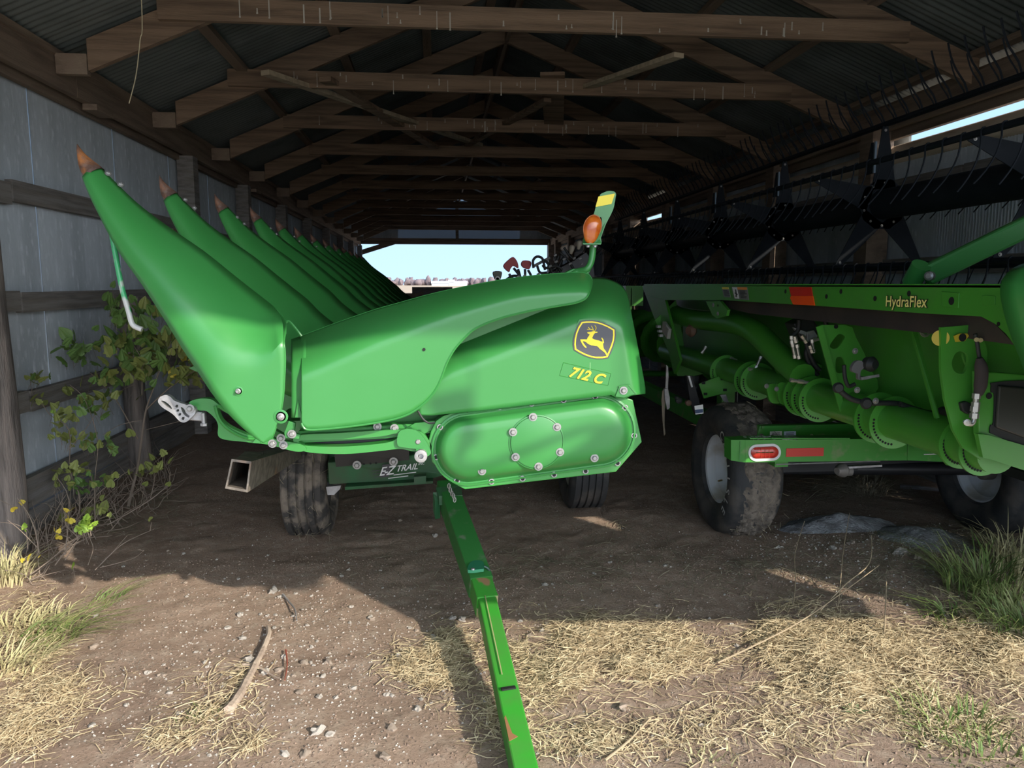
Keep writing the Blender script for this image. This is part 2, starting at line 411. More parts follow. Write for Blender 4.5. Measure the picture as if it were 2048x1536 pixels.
wall_right = root('wall_right', (XR, 0, 0), kind='structure')
YR = 1.15
mWR = mk('metal_panel', corr(PW, 2.34), STEEL, smooth=60, clean=False)
y = YR; k = 0
while y < Y1 - .1:
    inst('metal_panel', mWR, wall_right, (XR + .012 + (.004 if k % 2 else 0), y, .33)); y += PW - .012; k += 1
mWR2 = mk('metal_panel', corr(PW, .62), STEEL, smooth=60, clean=False)
y = YR + .2
k = 0
while y < Y1 - .5:
    # upper strip is missing in three bays, where daylight falls on the outside log
    if not (2.4 < y < 6.3 or 12.7 < y < 14.4):
        inst('metal_panel', mWR2, wall_right, (XR + .145, y, 2.50))
    y += PW - .012
for zc, hh in ((2.45, .12), (1.75, .13), (.9, .13)):
    y = YR
    for L in (4.4, 4.4, 4.4, 4.4, 4.4, 4.5):
        board(wall_right, (XR - .055, y + .01, zc - hh / 2), (XR - .01, y + L - .01, zc + hh / 2), WOODG, 'girt'); y += L
for zc, hh in ((.10, .2), (.30, .19)):
    y = YR
    for L in (4.3, 4.2, 4.2, 4.2, 4.2, 5.4):
        board(wall_right, (XR - .06, y + .008, zc - hh / 2 + .004 - (.12 if zc < .2 else 0)), (XR - .015, y + L - .008, zc + hh / 2), WOODG, 'skirt_board'); y += L
for yy in (1.8, 6.62, 8.6, 10.5, 12.7, 15, 17.3, 19.6, 22, 24.4, 25.85): post(wall_right, XR - .12, yy, .10, 3.0, WOOD, True)
g = G(); pts = [(XR + .03 + .012 * math.sin(i), Y0 + i * 1.0, 2.735 + .010 * math.sin(i * 2.1)) for i in range(27)]
g.tube(pts, [.088 + .005 * math.sin(i * 1.7) for i in range(27)], 16); part('log_girt', g, LOG, wall_right, smooth=60, label='pale peeled log lit by the sun')
y = Y0
for L in (5.2, 5.3, 5.3, 5.3, 5.4):
    board(wall_right, (XR - .15, y + .004, 2.93), (XR - .10, y + L - .004, 3.14), WOOD, 'plate')
    board(wall_right, (XR - .05, y, 2.865), (XR - .0, y + L, 3.195), WOOD, 'plate'); y += L

# ---- roof
SL = .43
def zr(x, off=0): return 3.03 + off + (x - XL) * .43 if x < XC else 3.20 + off + (XR - x) * .4
ceiling = root('ceiling', (XC, 0, 4.6), kind='structure')
TY = [1.9, 3.65, 5.42, 7.12, 8.88, 10.6, 12.35, 14.1, 15.85, 17.6, 19.35, 21.1, 22.85, 24.6]
def rafter(Yt, sgn):
    xe = -2.24 if sgn < 0 else 4.0
    g = G(); h = .20
    g.prism([V((xe, Yt - .025, zr(xe) - h)), V((XC, Yt - .025, zr(XC) - h)), V((XC, Yt - .025, zr(XC))), V((xe, Yt - .025, zr(xe)))], (0, .05, 0))
    part('rafter', g, WOODX, ceiling, origin=(xe, Yt, 3.1), smooth=0)
for i, Yt in enumerate(TY):
    rafter(Yt, -1); rafter(Yt, 1)
    jx = random.uniform(-.08, .08)
    xa, xb = -1.72 + jx, 3.42 + random.uniform(-.1, .1)
    o = part('collar_tie', G().bb((xa, Yt - .07, 3.315), (xb, Yt - .027, 3.458)), WOODX, ceiling, origin=((xa + xb) / 2, Yt, 3.4), smooth=0)
    o.rotation_euler = (0, random.uniform(-.004, .004), 0)
    part('foot_block', G().bb((-2.44, Yt - .03, 2.96), (-2.245, Yt + .02, 3.09)), WOOD, ceiling, origin=(-2.2, Yt, 3.1), smooth=0)
    if Yt < 10:
        g = G()
        for q in range(34):
            x = random.uniform(-1.3, 3.1); L = random.choice((.02, .03, .05, .09, .15)); L = min(L, .11); z = random.uniform(3.33 + L * .5, 3.445)
            g.box((x, Yt - .0715, z - L / 2 + .01), (random.uniform(.004, .010), .002, L))
            g.box((x, Yt - .0715, z - L + .008), (.012, .003, .008))
        tag(part('bird_dropping', g, DROP, ceiling, smooth=0), kind='stuff')
# purlins
for sgn in (-1, 1):
    for d in (.12, .95, 1.75, 2.55, 3.2):
        x = XL + d if sgn < 0 else XR - d
        y = Y0 - .3
        for L in (5.3, 5.25, 5.25, 5.25, 6.0):
            board(ceiling, (x - .045, y, zr(x) + .0), (x + .045, y + L - .01, zr(x) + .045), WOOD, 'purlin', sag=.001); y += L
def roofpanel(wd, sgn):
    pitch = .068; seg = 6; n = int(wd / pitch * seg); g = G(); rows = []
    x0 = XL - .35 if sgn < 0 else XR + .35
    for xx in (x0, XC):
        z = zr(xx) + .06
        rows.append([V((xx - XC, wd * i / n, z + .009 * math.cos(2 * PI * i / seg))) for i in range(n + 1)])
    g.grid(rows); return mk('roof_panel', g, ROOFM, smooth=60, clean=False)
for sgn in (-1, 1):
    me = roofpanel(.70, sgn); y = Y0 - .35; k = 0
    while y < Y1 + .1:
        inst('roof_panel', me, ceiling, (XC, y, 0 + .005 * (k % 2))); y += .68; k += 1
for sx_, e0, e1 in ((-1, XL - .06, XL - .03), (1, XR + .16, XR + .19)):
    part('eave_board', G().bb((e0, Y0, 2.86 if sx_ < 0 else 2.99), (e1, Y1, 3.04 if sx_ < 0 else 3.16)), WOOD, ceiling, smooth=0)
part('ridge_board', G().bb((XC - .02, Y0, zr(XC) - .2), (XC + .02, Y1, zr(XC) + .02)), WOOD, ceiling, smooth=0)

# ---- front opening above and behind the camera: lintel and gable boards
front = root('wall_front', (XC, Y0, 3.3), kind='structure')
part('lintel', G().bb((XL, Y0 - .04, 3.29), (XR, Y0 + .04, 3.50)), WOODX, front, smooth=0)
for k in range(11):
    x0 = XL + .62 * k - .1; x1 = min(x0 + .61, XR)
    part('gable_board', G().prism([V((x0, Y0 - .07, 3.27)), V((x1, Y0 - .07, 3.27)), V((x1, Y0 - .07, max(3.30, zr(x1)))), V((x0, Y0 - .07, max(3.30, zr(x0))))], (0, .02, 0)), STEEL, front, smooth=0)
# ---- far end: open doorway, lintel, sheet gable
back = root('wall_back', (XC, Y1, 3.0), kind='structure')
part('lintel', G().bb((XL, Y1 - .06, 2.93), (XR, Y1 + .02, 3.13)), WOODX, back, smooth=0)
part('corner_brace', G().beam((XL + .05, Y1 - .05, 2.62), (-1.35, Y1 - .05, 3.0), .05, .16), WOODX, back, smooth=0)
part('post', G().bb((XR - .22, Y1 - .1, 0), (XR, Y1 + .1, 3.0)), POSTM, back, smooth=0)
for k in range(15):
    x0 = XL + .46 * k; x1 = min(x0 + .462, XR)
    part('gable_panel', G().prism([V((x0, Y1 + .03, 3.13)), V((x1, Y1 + .03, 3.13)), V((x1, Y1 + .03, max(3.3, zr(x1)))), V((x0, Y1 + .03, max(3.3, zr(x0))))], (0, .01, 0)), FGLASS if 3 <= k <= 11 else STEEL, back, smooth=0)
part('king_post', G().bb((.72, Y1 - .08, 3.1), (.82, Y1 - .02, zr(XC) - .1)), WOOD, back, smooth=0)

# ---- loose boards lying across the collar ties
def loose(name, a, b, wd, th, m, label, cat='board', upv=(0, 0, 1)):
    g = G().beam(a, b, wd, th, upv); tag(part(name, g, m, smooth=0), label, cat, 'loose boards up in the collar ties')
loose('loose_board', AY(1170, 175, 7.1), AY(1358, 110, 5.75), .09, .035, PALEW, 'pale long board rising to the right above the second tie beam')
loose('loose_board', AY(1105, 147, 6.95), AY(1108, 250, 8.9), .22, .03, WOODX, 'wide dark board lying across the tie beams near the middle')
loose('loose_board', AY(530, 145, 6.6), AY(960, 290, 10.4), .085, .04, PALEW, 'long pale board slanting down right from the left end of the second tie beam')
loose('loose_board', AY(650, 158, 6.9), AY(870, 295, 10.2), .11, .04, WOODX, 'darker board crossing just right of the long slanting pale board')
loose('loose_board', AY(1095, 200, 7.6), AY(935, 290, 10.3), .08, .04, WOODX, 'narrow board meeting the long slanting board in a low point')
# straw hanging from the rafter
tag(part('hanging_straw', G().tube(crv([V((AY(287, 5, 3.66).x, 3.66, zr(AY(287, 5, 3.66).x) - .21)), AY(284, 30, 3.66), AY(280, 80, 3.66), AY(272, 150, 3.66), AY(258, 207, 3.66)], 4), .0022, 4), mat('straw_stem', (.38, .32, .2), .8)), 'single thin straw stem hanging from the rafters above the left plate', 'straw')

# ---- far crate and rail in the end doorway
r = root('slatted_crate', (0, 0, 0)); p = AY(864, 640, 22)
r2 = r; bpy.data.objects.remove(r)
r = root('slatted_crate', (p.x, 22, 0), 'grey upright slatted crate standing in the far doorway', 'crate')
zt = AY(864, 574, 22).z
for k in range(5):
    x0 = AY(824 + k * 16.2, 574, 22).x; x1 = AY(824 + k * 16.2 + 14, 574, 22).x
    part('slat', G().bb((x0, 22, .0), (x1, 22.04, zt)), WOODG, r, smooth=0)
part('back_panel', G().bb((AY(824, 574, 22).x, 22.11, 0), (AY(905, 574, 22).x, 22.13, zt)), WOODG, r, smooth=0)
for z in (.3, 1.1): part('rail', G().bb((AY(824, 574, 22).x, 22.04, z), (AY(905, 574, 22).x, 22.1, z + .1)), WOODG, r, smooth=0)
g = G(); a = AY(790, 592, 20); b = AY(824, 588, 20)
r = root('wooden_gate', ((a.x + b.x) / 2, 20, 0), 'low dark plank gate left of the slatted crate by the far doorway', 'gate')
for z in (.4, .8, 1.2): part('plank', G().bb((a.x - .4, 20, z), (b.x + .3, 20.04, z + .16)), WOOD, r, smooth=0)
for x in (a.x - .35, b.x + .2): part('post', G().bb((x, 19.95, 0), (x + .09, 20.0, 1.4)), WOOD, r, smooth=0)
# ================================================================ CORN HEADER
YN = 2.45
corn = root('corn_header', (.1, 6.5, .9), 'green corn header on a trailer with a row of rust-tipped snouts', 'farm machine')
U = [(200, 335), (228, 363), (274, 407), (330, 450), (406, 502), (460, 545), (504, 580), (545, 612), (578, 645), (590, 690), (589, 750), (584, 800), (567, 856)]
L = [(176, 357), (194, 392), (222, 440), (262, 505), (310, 566), (355, 628), (395, 688), (425, 728), (455, 770), (485, 808), (512, 835), (535, 854), (551, 864)]
def snout_mesh(U, L, Y0, wid, flat, name):
    """near side bulges from the lower edge up to the ridge; far side mirrors it"""
    n = len(U); NT = 10; rowsN = []; rowsF = []
    u3 = crv([(x, y, 0) for x, y in U], 3); l3 = crv([(x, y, 0) for x, y in L], 3); m = len(u3)
    for i in range(m):
        s = i / (m - 1) * (n - 1); wd = interp(wid, s); fl = interp(flat, s)
        rn = []; rf = []
        for k in range(NT + 1):
            q = k / NT; x = lerp(l3[i].x, u3[i].x, q); y = lerp(l3[i].y, u3[i].y, q)
            bulge = wd * (1 - (q ** 2.3)) + wd * .22 * math.sin(PI * q)
            bulge = lerp(bulge, wd, fl)
            rn.append(AY(x, y, Y0) + V((0, -bulge, 0))); rf.append(AY(x, y, Y0) + V((0, lerp(bulge, -wd + .02, fl), 0)))
        rowsN.append(rn); rowsF.append(rf)
    g = G(); g.grid(rowsN); g.grid(rowsF)
    return g
def tip_g(Y0, wd=.036):
    Ut = crv([(155, 288, 0), (161, 297, 0), (174, 311, 0), (203, 334, 0)], 4); Lt = crv([(153.5, 290, 0), (156, 312, 0), (162, 340, 0), (173, 360, 0)], 4); rows = []
    for i, (a, b) in enumerate(zip(Ut, Lt)):
        s = i / (len(Ut) - 1); r = []
        for k in range(13):
            th = 2 * PI * k / 12; q = .5 + .5 * math.cos(th)
            p = AY(lerp(b.x, a.x, q), lerp(b.y, a.y, q), Y0); r.append(p + V((0, -math.sin(th) * wd * (.05 + s), 0)))
        rows.append(r)
    return G().grid(rows)
wid1 = [(0, .035), (2, .07), (5, .13), (8, .17), (12, .17)]
flat1 = [(0, 0), (7.2, 0), (8.6, 1), (12, 1)]
YS = 2.42
def fastener(p, parent):
    return inst('bolt', BOLTS, parent, p, (-.9, .5, 0))
sn = root('snout', (0, 0, 0)); bpy.data.objects.remove(sn)
def build_snout(k):
    Yc = YS + .762 * k
    if k == 0:
        g = snout_mesh(U, L, YS, wid1, flat1, 'snout')
    else:
        U2 = U[:9] + [(612, 672), (660, 705), (712, 740), (770, 775)]; L2 = L[:9] + [(500, 820), (560, 850), (620, 870), (680, 890)]
        g = snout_mesh(U2, L2, YS, [(0, .035), (2, .07), (5, .14), (8, .23), (12, .27)], [(0, 0), (12, 0)], 'snout')
    return g
tipg = tip_g(YS)
sn0 = part('snout', build_snout(0), GREEN, corn, origin=(-1, YS, 2.0), smooth=40, solid=.004, label='outermost green snout with a sunlit flat base')
tip0 = part('snout_tip', tipg, RUST, sn0, origin=(-1, YS, 2.0), smooth=50, label='orange-rusted steel tip')
part('tip_collar', G().grid([[AY(lerp(a[0], b[0], .5 + .5 * math.cos(th)), lerp(a[1], b[1], .5 + .5 * math.cos(th)), YS) + V((0, -math.sin(th) * .040, 0)) for th in [2 * PI * k / 16 for k in range(17)]] for a, b in (((201, 333), (172, 359)), ((206, 337), (175, 364)))]), RUST2, sn0, smooth=60)
me_sn = mk('snout', build_snout(1), GREEN, (-1, YS, 2.0), 40); me_tip = mk('snout_tip', tipg, RUST2, (-1, YS, 2.0), 50)
def snout_bolts(o, Yc):
    for q in ((218, 350), (243, 372)):
        bp_ = AY(q[0], q[1] + 1, YS) - V((-1, YS, 2.0)) + V((-1, Yc, 2.0)) + V((0, -.006, .004)); fastener(bp_, o)
snout_bolts(sn0, YS)
for k in range(1, 13):
    Yc = YS + .762 * k - (.06 if k == 1 else .04); sc = random.uniform(.985, 1.015)
    o = inst('snout', me_sn, corn, (-1 - .01 * min(k, 5), Yc, 2.0 + .012 * min(k, 3) + random.uniform(-.008, .008)))
    s_ = o.modifiers.new('solid', 'SOLIDIFY'); s_.thickness = .004; s_.offset = 0
    inst('snout_tip', me_tip, o, WL[o])
    if k < 8: snout_bolts(o, Yc)
# bolts on the flat base of the first snout
for q, R_ in (((562, 833), 1.0), ((477, 782), .7)):
    p = AY(q[0], q[1], YS - .172)
    g = G().lathe(p, (0, -1, 0), [(.021 * R_, 0), (.021 * R_, .002), (.015 * R_, .003), (.014 * R_, 0)], 20); part('washer_seat', g, GREEN, sn0, smooth=50)
    g = G().lathe(p + V((0, -.003, 0)), (0, -1, 0), [(.011 * R_, 0), (.011 * R_, .003), (.007 * R_, .004), (.007 * R_, .011), (.004, .013)], 16); part('bolt', g, BOLT, sn0)
# open hoop where the first snout meets the panel
part('hoop', G().tube(crv(PY([(571, 668), (571, 650), (577, 642), (590, 655), (603, 672)], 2.40), 5), .004, 6), GREEN, sn0)

# ---- front end shield (A)
topA = [(583, 680), (600, 674), (650, 655), (700, 637), (750, 620), (800, 606), (850, 592), (900, 580), (950, 570), (1000, 561), (1050, 554), (1100, 549), (1140, 546.5), (1165, 546), (1174, 548), (1180, 553), (1184, 562)]
botA = [(603, 846), (606, 853), (614, 859), (640, 859), (700, 853), (750, 846), (790, 838), (820, 827), (845, 810), (862, 793), (874, 775), (884, 752), (894, 725), (908, 700), (925, 680), (945, 661), (970, 648), (1010, 634), (1060, 622), (1110, 613), (1150, 606), (1168, 599), (1176, 590), (1181, 577), (1184, 564)]
def colgrid(xs, top, bot, yf, n=26):
    rows = []
    for x in xs:
        a, b = interp(top, x), interp(bot, x); r = []
        for k in range(n + 1):
            q = (k / n) ** 1.25; y = lerp(a, b, q); r.append(AY(x, y, yf(x, y, y - a)))
        rows.append(r)
    return rows
def yA(x, y, d):
    u = min(1, max(0, (x - 640) / 400))
    roll = lerp(.20, .09, u) * (1 - min(d / lerp(90, 45, u), 1)) ** 2
    return 2.36 + roll + .02 * math.sin(PI * min(1, max(0, (x - 603) / 580)))
xs = [603, 605, 608, 614] + [620 + 8 * i for i in range(67)] + [1160, 1166, 1171, 1175, 1178, 1180, 1182, 1183.5]
shA = part('front_shield', G().grid(colgrid(xs, topA, botA, yA)), GREEN, corn, smooth=50, solid=.006, label='curved glossy front end panel')
part('rim_bead', G().tube(crv([AY(x, y, yA(x, y, 0) - .002) for x, y in topA[1:]], 3), .0035, 6), GREEN, shA)
part('rim_bead', G().tube(crv([AY(x, y, yA(x, y, y - interp(topA, x)) - .002) for x, y in botA], 3), .0035, 6), GREEN, shA)
part('plug', G().lathe(AY(848, 699, 2.376), (0, -1, 0), [(.005, 0), (.005, .003)], 10), DARKH, shA)
def yA2(x, y, d): return 2.385 + .18 * (1 - min(d / 70, 1)) ** 2
part('side_flange', G().grid(colgrid([583, 588, 594, 600, 606, 612], topA, [(583, 835), (612, 835)], yA2, 12)), GREEN, corn, smooth=50, solid=.005)
part('flange_gusset', G().prism(PY([(590, 835), (596, 800), (604, 835)], 2.375), (0, .004, 0)), GREEN, corn, smooth=0)
# ---- rear end shield (B)
topB = [(835, 790), (860, 745), (875, 715), (890, 685), (910, 655), (940, 635), (1000, 612), (1060, 598), (1120, 586), (1160, 572), (1176, 560), (1186, 556), (1200, 556), (1215, 558.5), (1230, 564), (1243, 572), (1251, 583), (1256, 600), (1262, 631), (1276, 703), (1290, 780)]
botB = [(835, 829), (860, 831), (960, 821), (1100, 804), (1222, 790), (1236, 797), (1250, 797), (1262, 791), (1286, 788), (1290, 787)]
def yB(x, y, d):
    roll = .32 * (1 - min(max(y - interp([(835, 690), (1176, 553), (1215, 555), (1290, 590)], x), 0) / 95, 1)) ** 2.2
    edge = .05 * max(0, (x - (1262 + (y - 631) * .175) + 26) / 26) ** 2 if x > 1200 else 0
    return 2.44 + roll + min(edge, .06)
xs = [835 + 9 * i for i in range(45)] + [1236, 1243, 1248, 1252, 1256, 1260, 1264, 1268, 1273, 1278, 1283, 1287, 1289.5]
shB = part('rear_shield', G().grid(colgrid(xs, topB, botB, yB)), GREEN, corn, smooth=50, solid=.006, label='green rear end panel with emblem and number')
part('corner_patch', G().prism(PY([(1231, 793), (1239, 772), (1260, 770), (1275, 788), (1262, 790), (1248, 795)], 2.432), (0, .004, 0)), GREEN, shB, smooth=0)
part('patch_step', G().prism(PY([(1237, 772.5), (1260, 768.5), (1274, 787), (1270, 787), (1257, 771), (1238, 774)], 2.430), (0, .003, 0)), GREEN2, shB, smooth=0)
bolt((1247, 781), 2.431, shB)
part('bolt_slot', G().prism(PY([(1246, 777), (1253, 776), (1256, 780), (1252, 784), (1245, 785)], 2.4315), (0, .002, 0)), DARKH, shB, smooth=0)
# emblem: black rounded shield, yellow border, leaping stag
def Z2(pts): return [(1110 + x / 7.68, 620 + y / 7.68) for x, y in pts]
YE = 2.4355
shield = Z2([(392, 168), (470, 156), (570, 155), (660, 168), (745, 194), (840, 236), (930, 288), (936, 380), (926, 470), (900, 560), (862, 660), (818, 745), (740, 757), (640, 757), (540, 740), (440, 703), (360, 662), (288, 618), (272, 540), (276, 450), (300, 350), (340, 255)])
base = Z2([(372, 148), (470, 134), (570, 134), (670, 148), (755, 175), (850, 218), (945, 278), (950, 380), (940, 475), (912, 575), (872, 678), (825, 762), (740, 775), (635, 774), (530, 756), (425, 718), (345, 676), (268, 628), (255, 540), (258, 448), (282, 342), (322, 245)])
em = part('emblem', G().prism(PY(base, YE + .002), (0, .003, 0)), GREEN, shB, smooth=0)
part('emblem_field', G().prism(PY(shield, YE), (0, .002, 0)), BLKD, em, smooth=0)
ringo = Z2([(410, 184), (480, 175), (570, 174), (660, 186), (735, 210), (830, 252), (914, 302), (916, 385), (906, 470), (880, 555), (845, 640), (808, 725), (735, 739), (640, 740), (545, 724), (450, 688), (375, 650), (305, 608), (297, 530), (302, 450), (322, 355), (358, 265)])
cx = sum(p[0] for p in ringo) / len(ringo); cy = sum(p[1] for p in ringo) / len(ringo)
ringi = [(cx + (x - cx) * .925, cy + (y - cy) * .925) for x, y in ringo]
part('emblem_border', G().prism(PY(ringo, YE - .0012), (0, .001, 0), [PY(ringi, YE - .0012)]), YEL, em, smooth=0)
deer = Z2([(388, 452), (440, 450), (490, 452), (505, 418), (528, 385), (530, 368), (505, 364), (493, 342), (520, 337), (560, 333), (580, 326), (612, 330), (655, 335), (650, 349), (615, 354), (600, 372), (585, 398), (570, 432), (600, 450), (640, 462), (680, 470), (712, 486), (735, 482), (712, 432), (722, 424), (742, 452), (753, 500), (738, 514), (740, 550), (748, 592), (778, 630), (808, 688), (812, 712), (795, 706), (765, 655), (730, 625), (690, 598), (668, 572), (650, 556), (600, 548), (560, 542), (510, 522), (480, 495), (440, 478), (425, 485), (450, 525), (485, 572), (477, 586), (445, 560), (420, 525), (396, 480)])
stag = part('stag', G().prism(PY(deer, YE - .0014), (0, .0012, 0)), YEL, em, smooth=0)
g = G()
for st in ([(600, 330), (575, 303), (530, 296), (490, 299)], [(540, 296), (522, 275), (508, 260)], [(592, 322), (582, 285), (556, 240)], [(600, 330), (624, 300), (630, 265), (608, 234)]):
    q = [AY(*Z2([p])[0], YE - .0008) for p in st]; g.tube(crv(q, 3), [.0011] * (3 * (len(q) - 1)) + [.0004], 5)
part('antlers', g, YEL, em, smooth=60)
# number panel
part('number_recess', G().tube(PY([(1127, 725), (1222, 747), (1216, 771), (1119, 751), (1127, 725)], 2.4365), .0011, 5), GREEN2, shB, smooth=0)
o1 = AY(1136, 752, 2.4345); du = AY(1217, 771, 2.4345) - o1; dv = V((-du.z, 0, du.x))
for (off, mm, ex) in ((.042, mat('decal_outline', (.16, .17, .04), .5), .0), (.022, YEL, .0012)):
    text('number_text', '712', o1, du, dv, .047, mm, shB, ext=ex, off=off, shear=.35, space=.95)
    o2 = o1 + du.normalized() * .083
    text('number_text', 'C', o2, du, dv, .047, mm, shB, ext=ex, off=off, shear=.35)
part('drip_stain', G().box(AY(1180, 740, 2.4362), (.0018, .001, .05)), mat('pale_stain', (.25, .5, .22), .6), shB, smooth=0)

# ---- chain case
fl = [(857, 882), (862, 862), (872, 842), (886, 832), (905, 826), (960, 820), (1100, 804), (1200, 792), (1245, 793), (1266, 800), (1284, 884), (1232, 944), (930, 979), (905, 966), (864, 924)]
case = part('chain_case', G().prism(PY(fl, 2.47), (0, .07, 0)), GREEN2, corn, smooth=0, bevel=.003, label='oval bolted chain case cover on a flat backing plate')
def stadium(c1, c2, r, n=22):
    a = math.atan2(c2[1] - c1[1], c2[0] - c1[0]); out = []
    for k in range(n + 1): th = a + PI / 2 + PI * k / n; out.append((c1[0] + r * math.cos(th), c1[1] + r * math.sin(th)))
    for k in range(n + 1): th = a - PI / 2 + PI * k / n; out.append((c2[0] + r * math.cos(th), c2[1] + r * math.sin(th)))
    return out
c1, c2 = (937, 898), (1198, 862)
rows = [PY(stadium(c1, c2, r), 2.47 - h) for r, h in ((74, 0), (74, .008), (70, .010), (69, .004), (66, .004), (65, .010), (62, .016), (59, .034), (53, .048), (44, .055), (30, .0565), (5, .057))]
g = G().grid(rows, True); g.add(rows[-1], [tuple(range(len(rows[-1])))])
dome = part('case_dome', g, GREEN, case, smooth=50)
cc = AY(1073, 884, 2.4135)
g = G().lathe(cc, (0, -1, 0), [(.092, -.004), (.092, .003), (.0885, .004), (.0885, .001), (.086, .001), (.086, .0065), (.083, .0075), (.001, .0075)], 48); part('inspection_cover', g, GREEN, case, smooth=40)
for q in ((1066, 834), (1114, 854), (1026, 864), (1031, 914), (1120, 904), (1077, 933)): bolt(q, 2.406, case)
for q in ((964, 942), (1189, 916)): bolt(q, 2.418, case)
for q in ((880, 854), (872, 914), (914, 961), (983, 963), (1045, 957), (1108, 949), (1171, 942), (1235, 926), (1268, 871), (1250, 815), (1190, 793), (1127, 800), (1063, 807), (999, 814), (934, 821)):
    inst('flange_bolt', RINGM, case, AY(*q, 2.466)); inst('bolt_socket', SOCKM, case, AY(*q, 2.4625))

# ---- bottom skid frame of the end row unit
def plate(name, pts, Y, th, m, parent=corn, holes=(), smooth=0, bevel=0, label=None, curve=True):
    P = crv2(pts) if curve else pts
    return part(name, G().prism(PY(P, Y), (0, th, 0), [PY(crv2(h) if curve else h, Y) for h in holes]), m, parent, smooth=30 if curve else smooth, bevel=bevel, label=label)
rail = part('skid_frame', G().prism(PY([(596, 862), (730, 853), (850, 846), (862, 850), (862, 866), (800, 874), (775, 877), (600, 886)], 2.50), (0, .05, 0)), GREEN2, corn, smooth=0, bevel=.004)
fr = part('skid_frame', G().prism(PY(crv2([(592, 872), (680, 866), (780, 860), (835, 862), (856, 878), (862, 900), (830, 903), (800, 898), (760, 902), (690, 908), (620, 905), (596, 895)]), 2.47), (0, .05, 0), [PY(crv2([(603, 881), (680, 879), (760, 873), (792, 867), (795, 876), (770, 886), (690, 893), (618, 892), (604, 888)]), 2.47)]), GREEN2, corn, smooth=30)
part('slot_shadow_plate', G().prism(PY([(600, 876), (800, 862), (800, 880), (770, 892), (610, 896)], 2.53), (0, .01, 0)), BLACK, fr, smooth=0, label='black sheet standing in for the shade in the slot')  # slot's inner shade put in as a black sheet
part('knife_guard', G().prism(PY([(792, 868), (830, 846), (905, 838), (872, 850), (862, 862), (830, 876)], 2.49), (0, .03, 0)), GREEN2, corn, smooth=0, bevel=.002)
part('corner_bracket', G().prism(PY([(568, 866), (577, 842), (590, 846), (588, 866), (600, 870), (598, 878), (570, 876)], 2.40), (0, .02, 0)), GREEN, corn, smooth=0, bevel=.002)
for q, Yq in (((584, 868), 2.395), ((755, 853), 2.49), ((562, 876), 2.46), ((567, 890), 2.46), ((520, 858), 2.50), ((789, 856), 2.48), ((836, 883), 2.46), ((545, 887), 2.46)): bolt(q, Yq, corn)
plate('support_bracket', [(800, 862), (830, 860), (850, 880), (862, 905), (850, 915), (842, 918), (838, 900), (815, 896), (795, 890)], 2.455, .012, GREEN, curve=True)
part('hinge_post', G().prism(PY([(832, 898), (838, 898), (838, 922), (832, 922)], 2.45), (0, .012, 0)), GREEN, corn, smooth=0)
piv = part('pivot_bushing', G().lathe(AY(842, 908, 2.47), (0, -1, 0), [(.021, 0), (.021, .035), (.014, .037), (.009, .037), (.009, .02)], 20), CAST, corn)
part('zinc_block', G().box(AY(843, 900, 2.50), (.035, .05, .045)), CAST, corn, smooth=0, bevel=.004)
# tan hydraulic line between the shields
part('cable', G().tube(crv(PY([(836, 822), (846, 838), (858, 846), (870, 845)], 2.43), 4), .0035, 6), RUBBER, corn)
# ---- lifted gathering arm on the far left with cast knuckle
plate('gathering_arm', [(378, 806), (395, 798), (420, 798), (436, 808), (470, 835), (520, 866), (556, 880), (600, 888), (612, 900), (590, 903), (540, 890), (490, 884), (440, 876), (436, 850), (428, 835), (412, 822), (396, 820)], 2.46, .03, GREEN2,
      holes=[[(436, 816), (455, 827), (490, 850), (510, 864), (508, 872), (485, 866), (456, 852), (440, 836)]], bevel=.003, label='long green arm with a narrow curved opening')
part('arm_flange', G().tube(crv(PY([(430, 812), (438, 838), (456, 858), (486, 874), (512, 878), (516, 868), (470, 833), (436, 810)], 2.455), 4), .005, 6), GREEN2, corn)
part('arm_brace', G().prism(PY([(505, 886), (518, 868), (520, 887)], 2.44), (0, .01, 0)), GREEN, corn, smooth=0)
part('arm_rail', G().beam(AY(430, 800, 2.56), AY(590, 890, 2.56), .03, .03), GREEN2, corn, smooth=0)
def knuckle(dx, dy, Y, nm='cast_knuckle'):
    def sh(P): return [(x + dx, y + dy) for x, y in P]
    k = plate(nm, sh([(316, 804), (320, 794), (332, 790), (341, 794), (350, 802), (374, 810), (388, 815), (391, 824), (384, 834), (372, 844), (360, 843), (345, 828), (325, 815)]), Y, .022, CAST,
              holes=[sh([(322, 802), (330, 803), (341, 812), (343, 818), (332, 812)]), sh([(352, 810), (356, 810), (355, 815), (351, 814)]), sh([(354, 819), (358, 819), (357, 823), (353, 823)]), sh([(358, 827), (362, 827), (361, 831), (357, 831)]), sh([(365, 834), (369, 835), (367, 840), (363, 838)]), sh([(362, 814), (368, 818), (372, 826), (379, 831), (376, 835), (367, 828), (363, 820)])], bevel=.002, label='grey cast knuckle plate with adjustment holes')
    return k
k1 = knuckle(0, 0, 2.44); bolt((380, 817), 2.435, k1)
part('knuckle_link', G().beam(AY(375, 830, 2.47), AY(408, 833, 2.47), .02, .03), CAST, corn, smooth=0, bevel=.004)
part('adjusting_bolt', G().tube([AY(406, 826, 2.45), AY(408, 852, 2.45)], .006, 8).lathe(AY(408, 849, 2.45), (0, 0, 1), [(.011, -.004), (.011, .004)], 6), CAST, corn)
def sh(P, dx, dy): return [(x + dx, y + dy) for x, y in P]
# second row unit, seen behind the first snout
plate('poly_shoe', [(409, 756), (418, 736), (432, 730), (450, 750), (468, 782), (440, 775), (420, 764)], 3.12, .05, GREEN, label='green shoe behind the first snout')
k2 = knuckle(104, -34, 3.12)
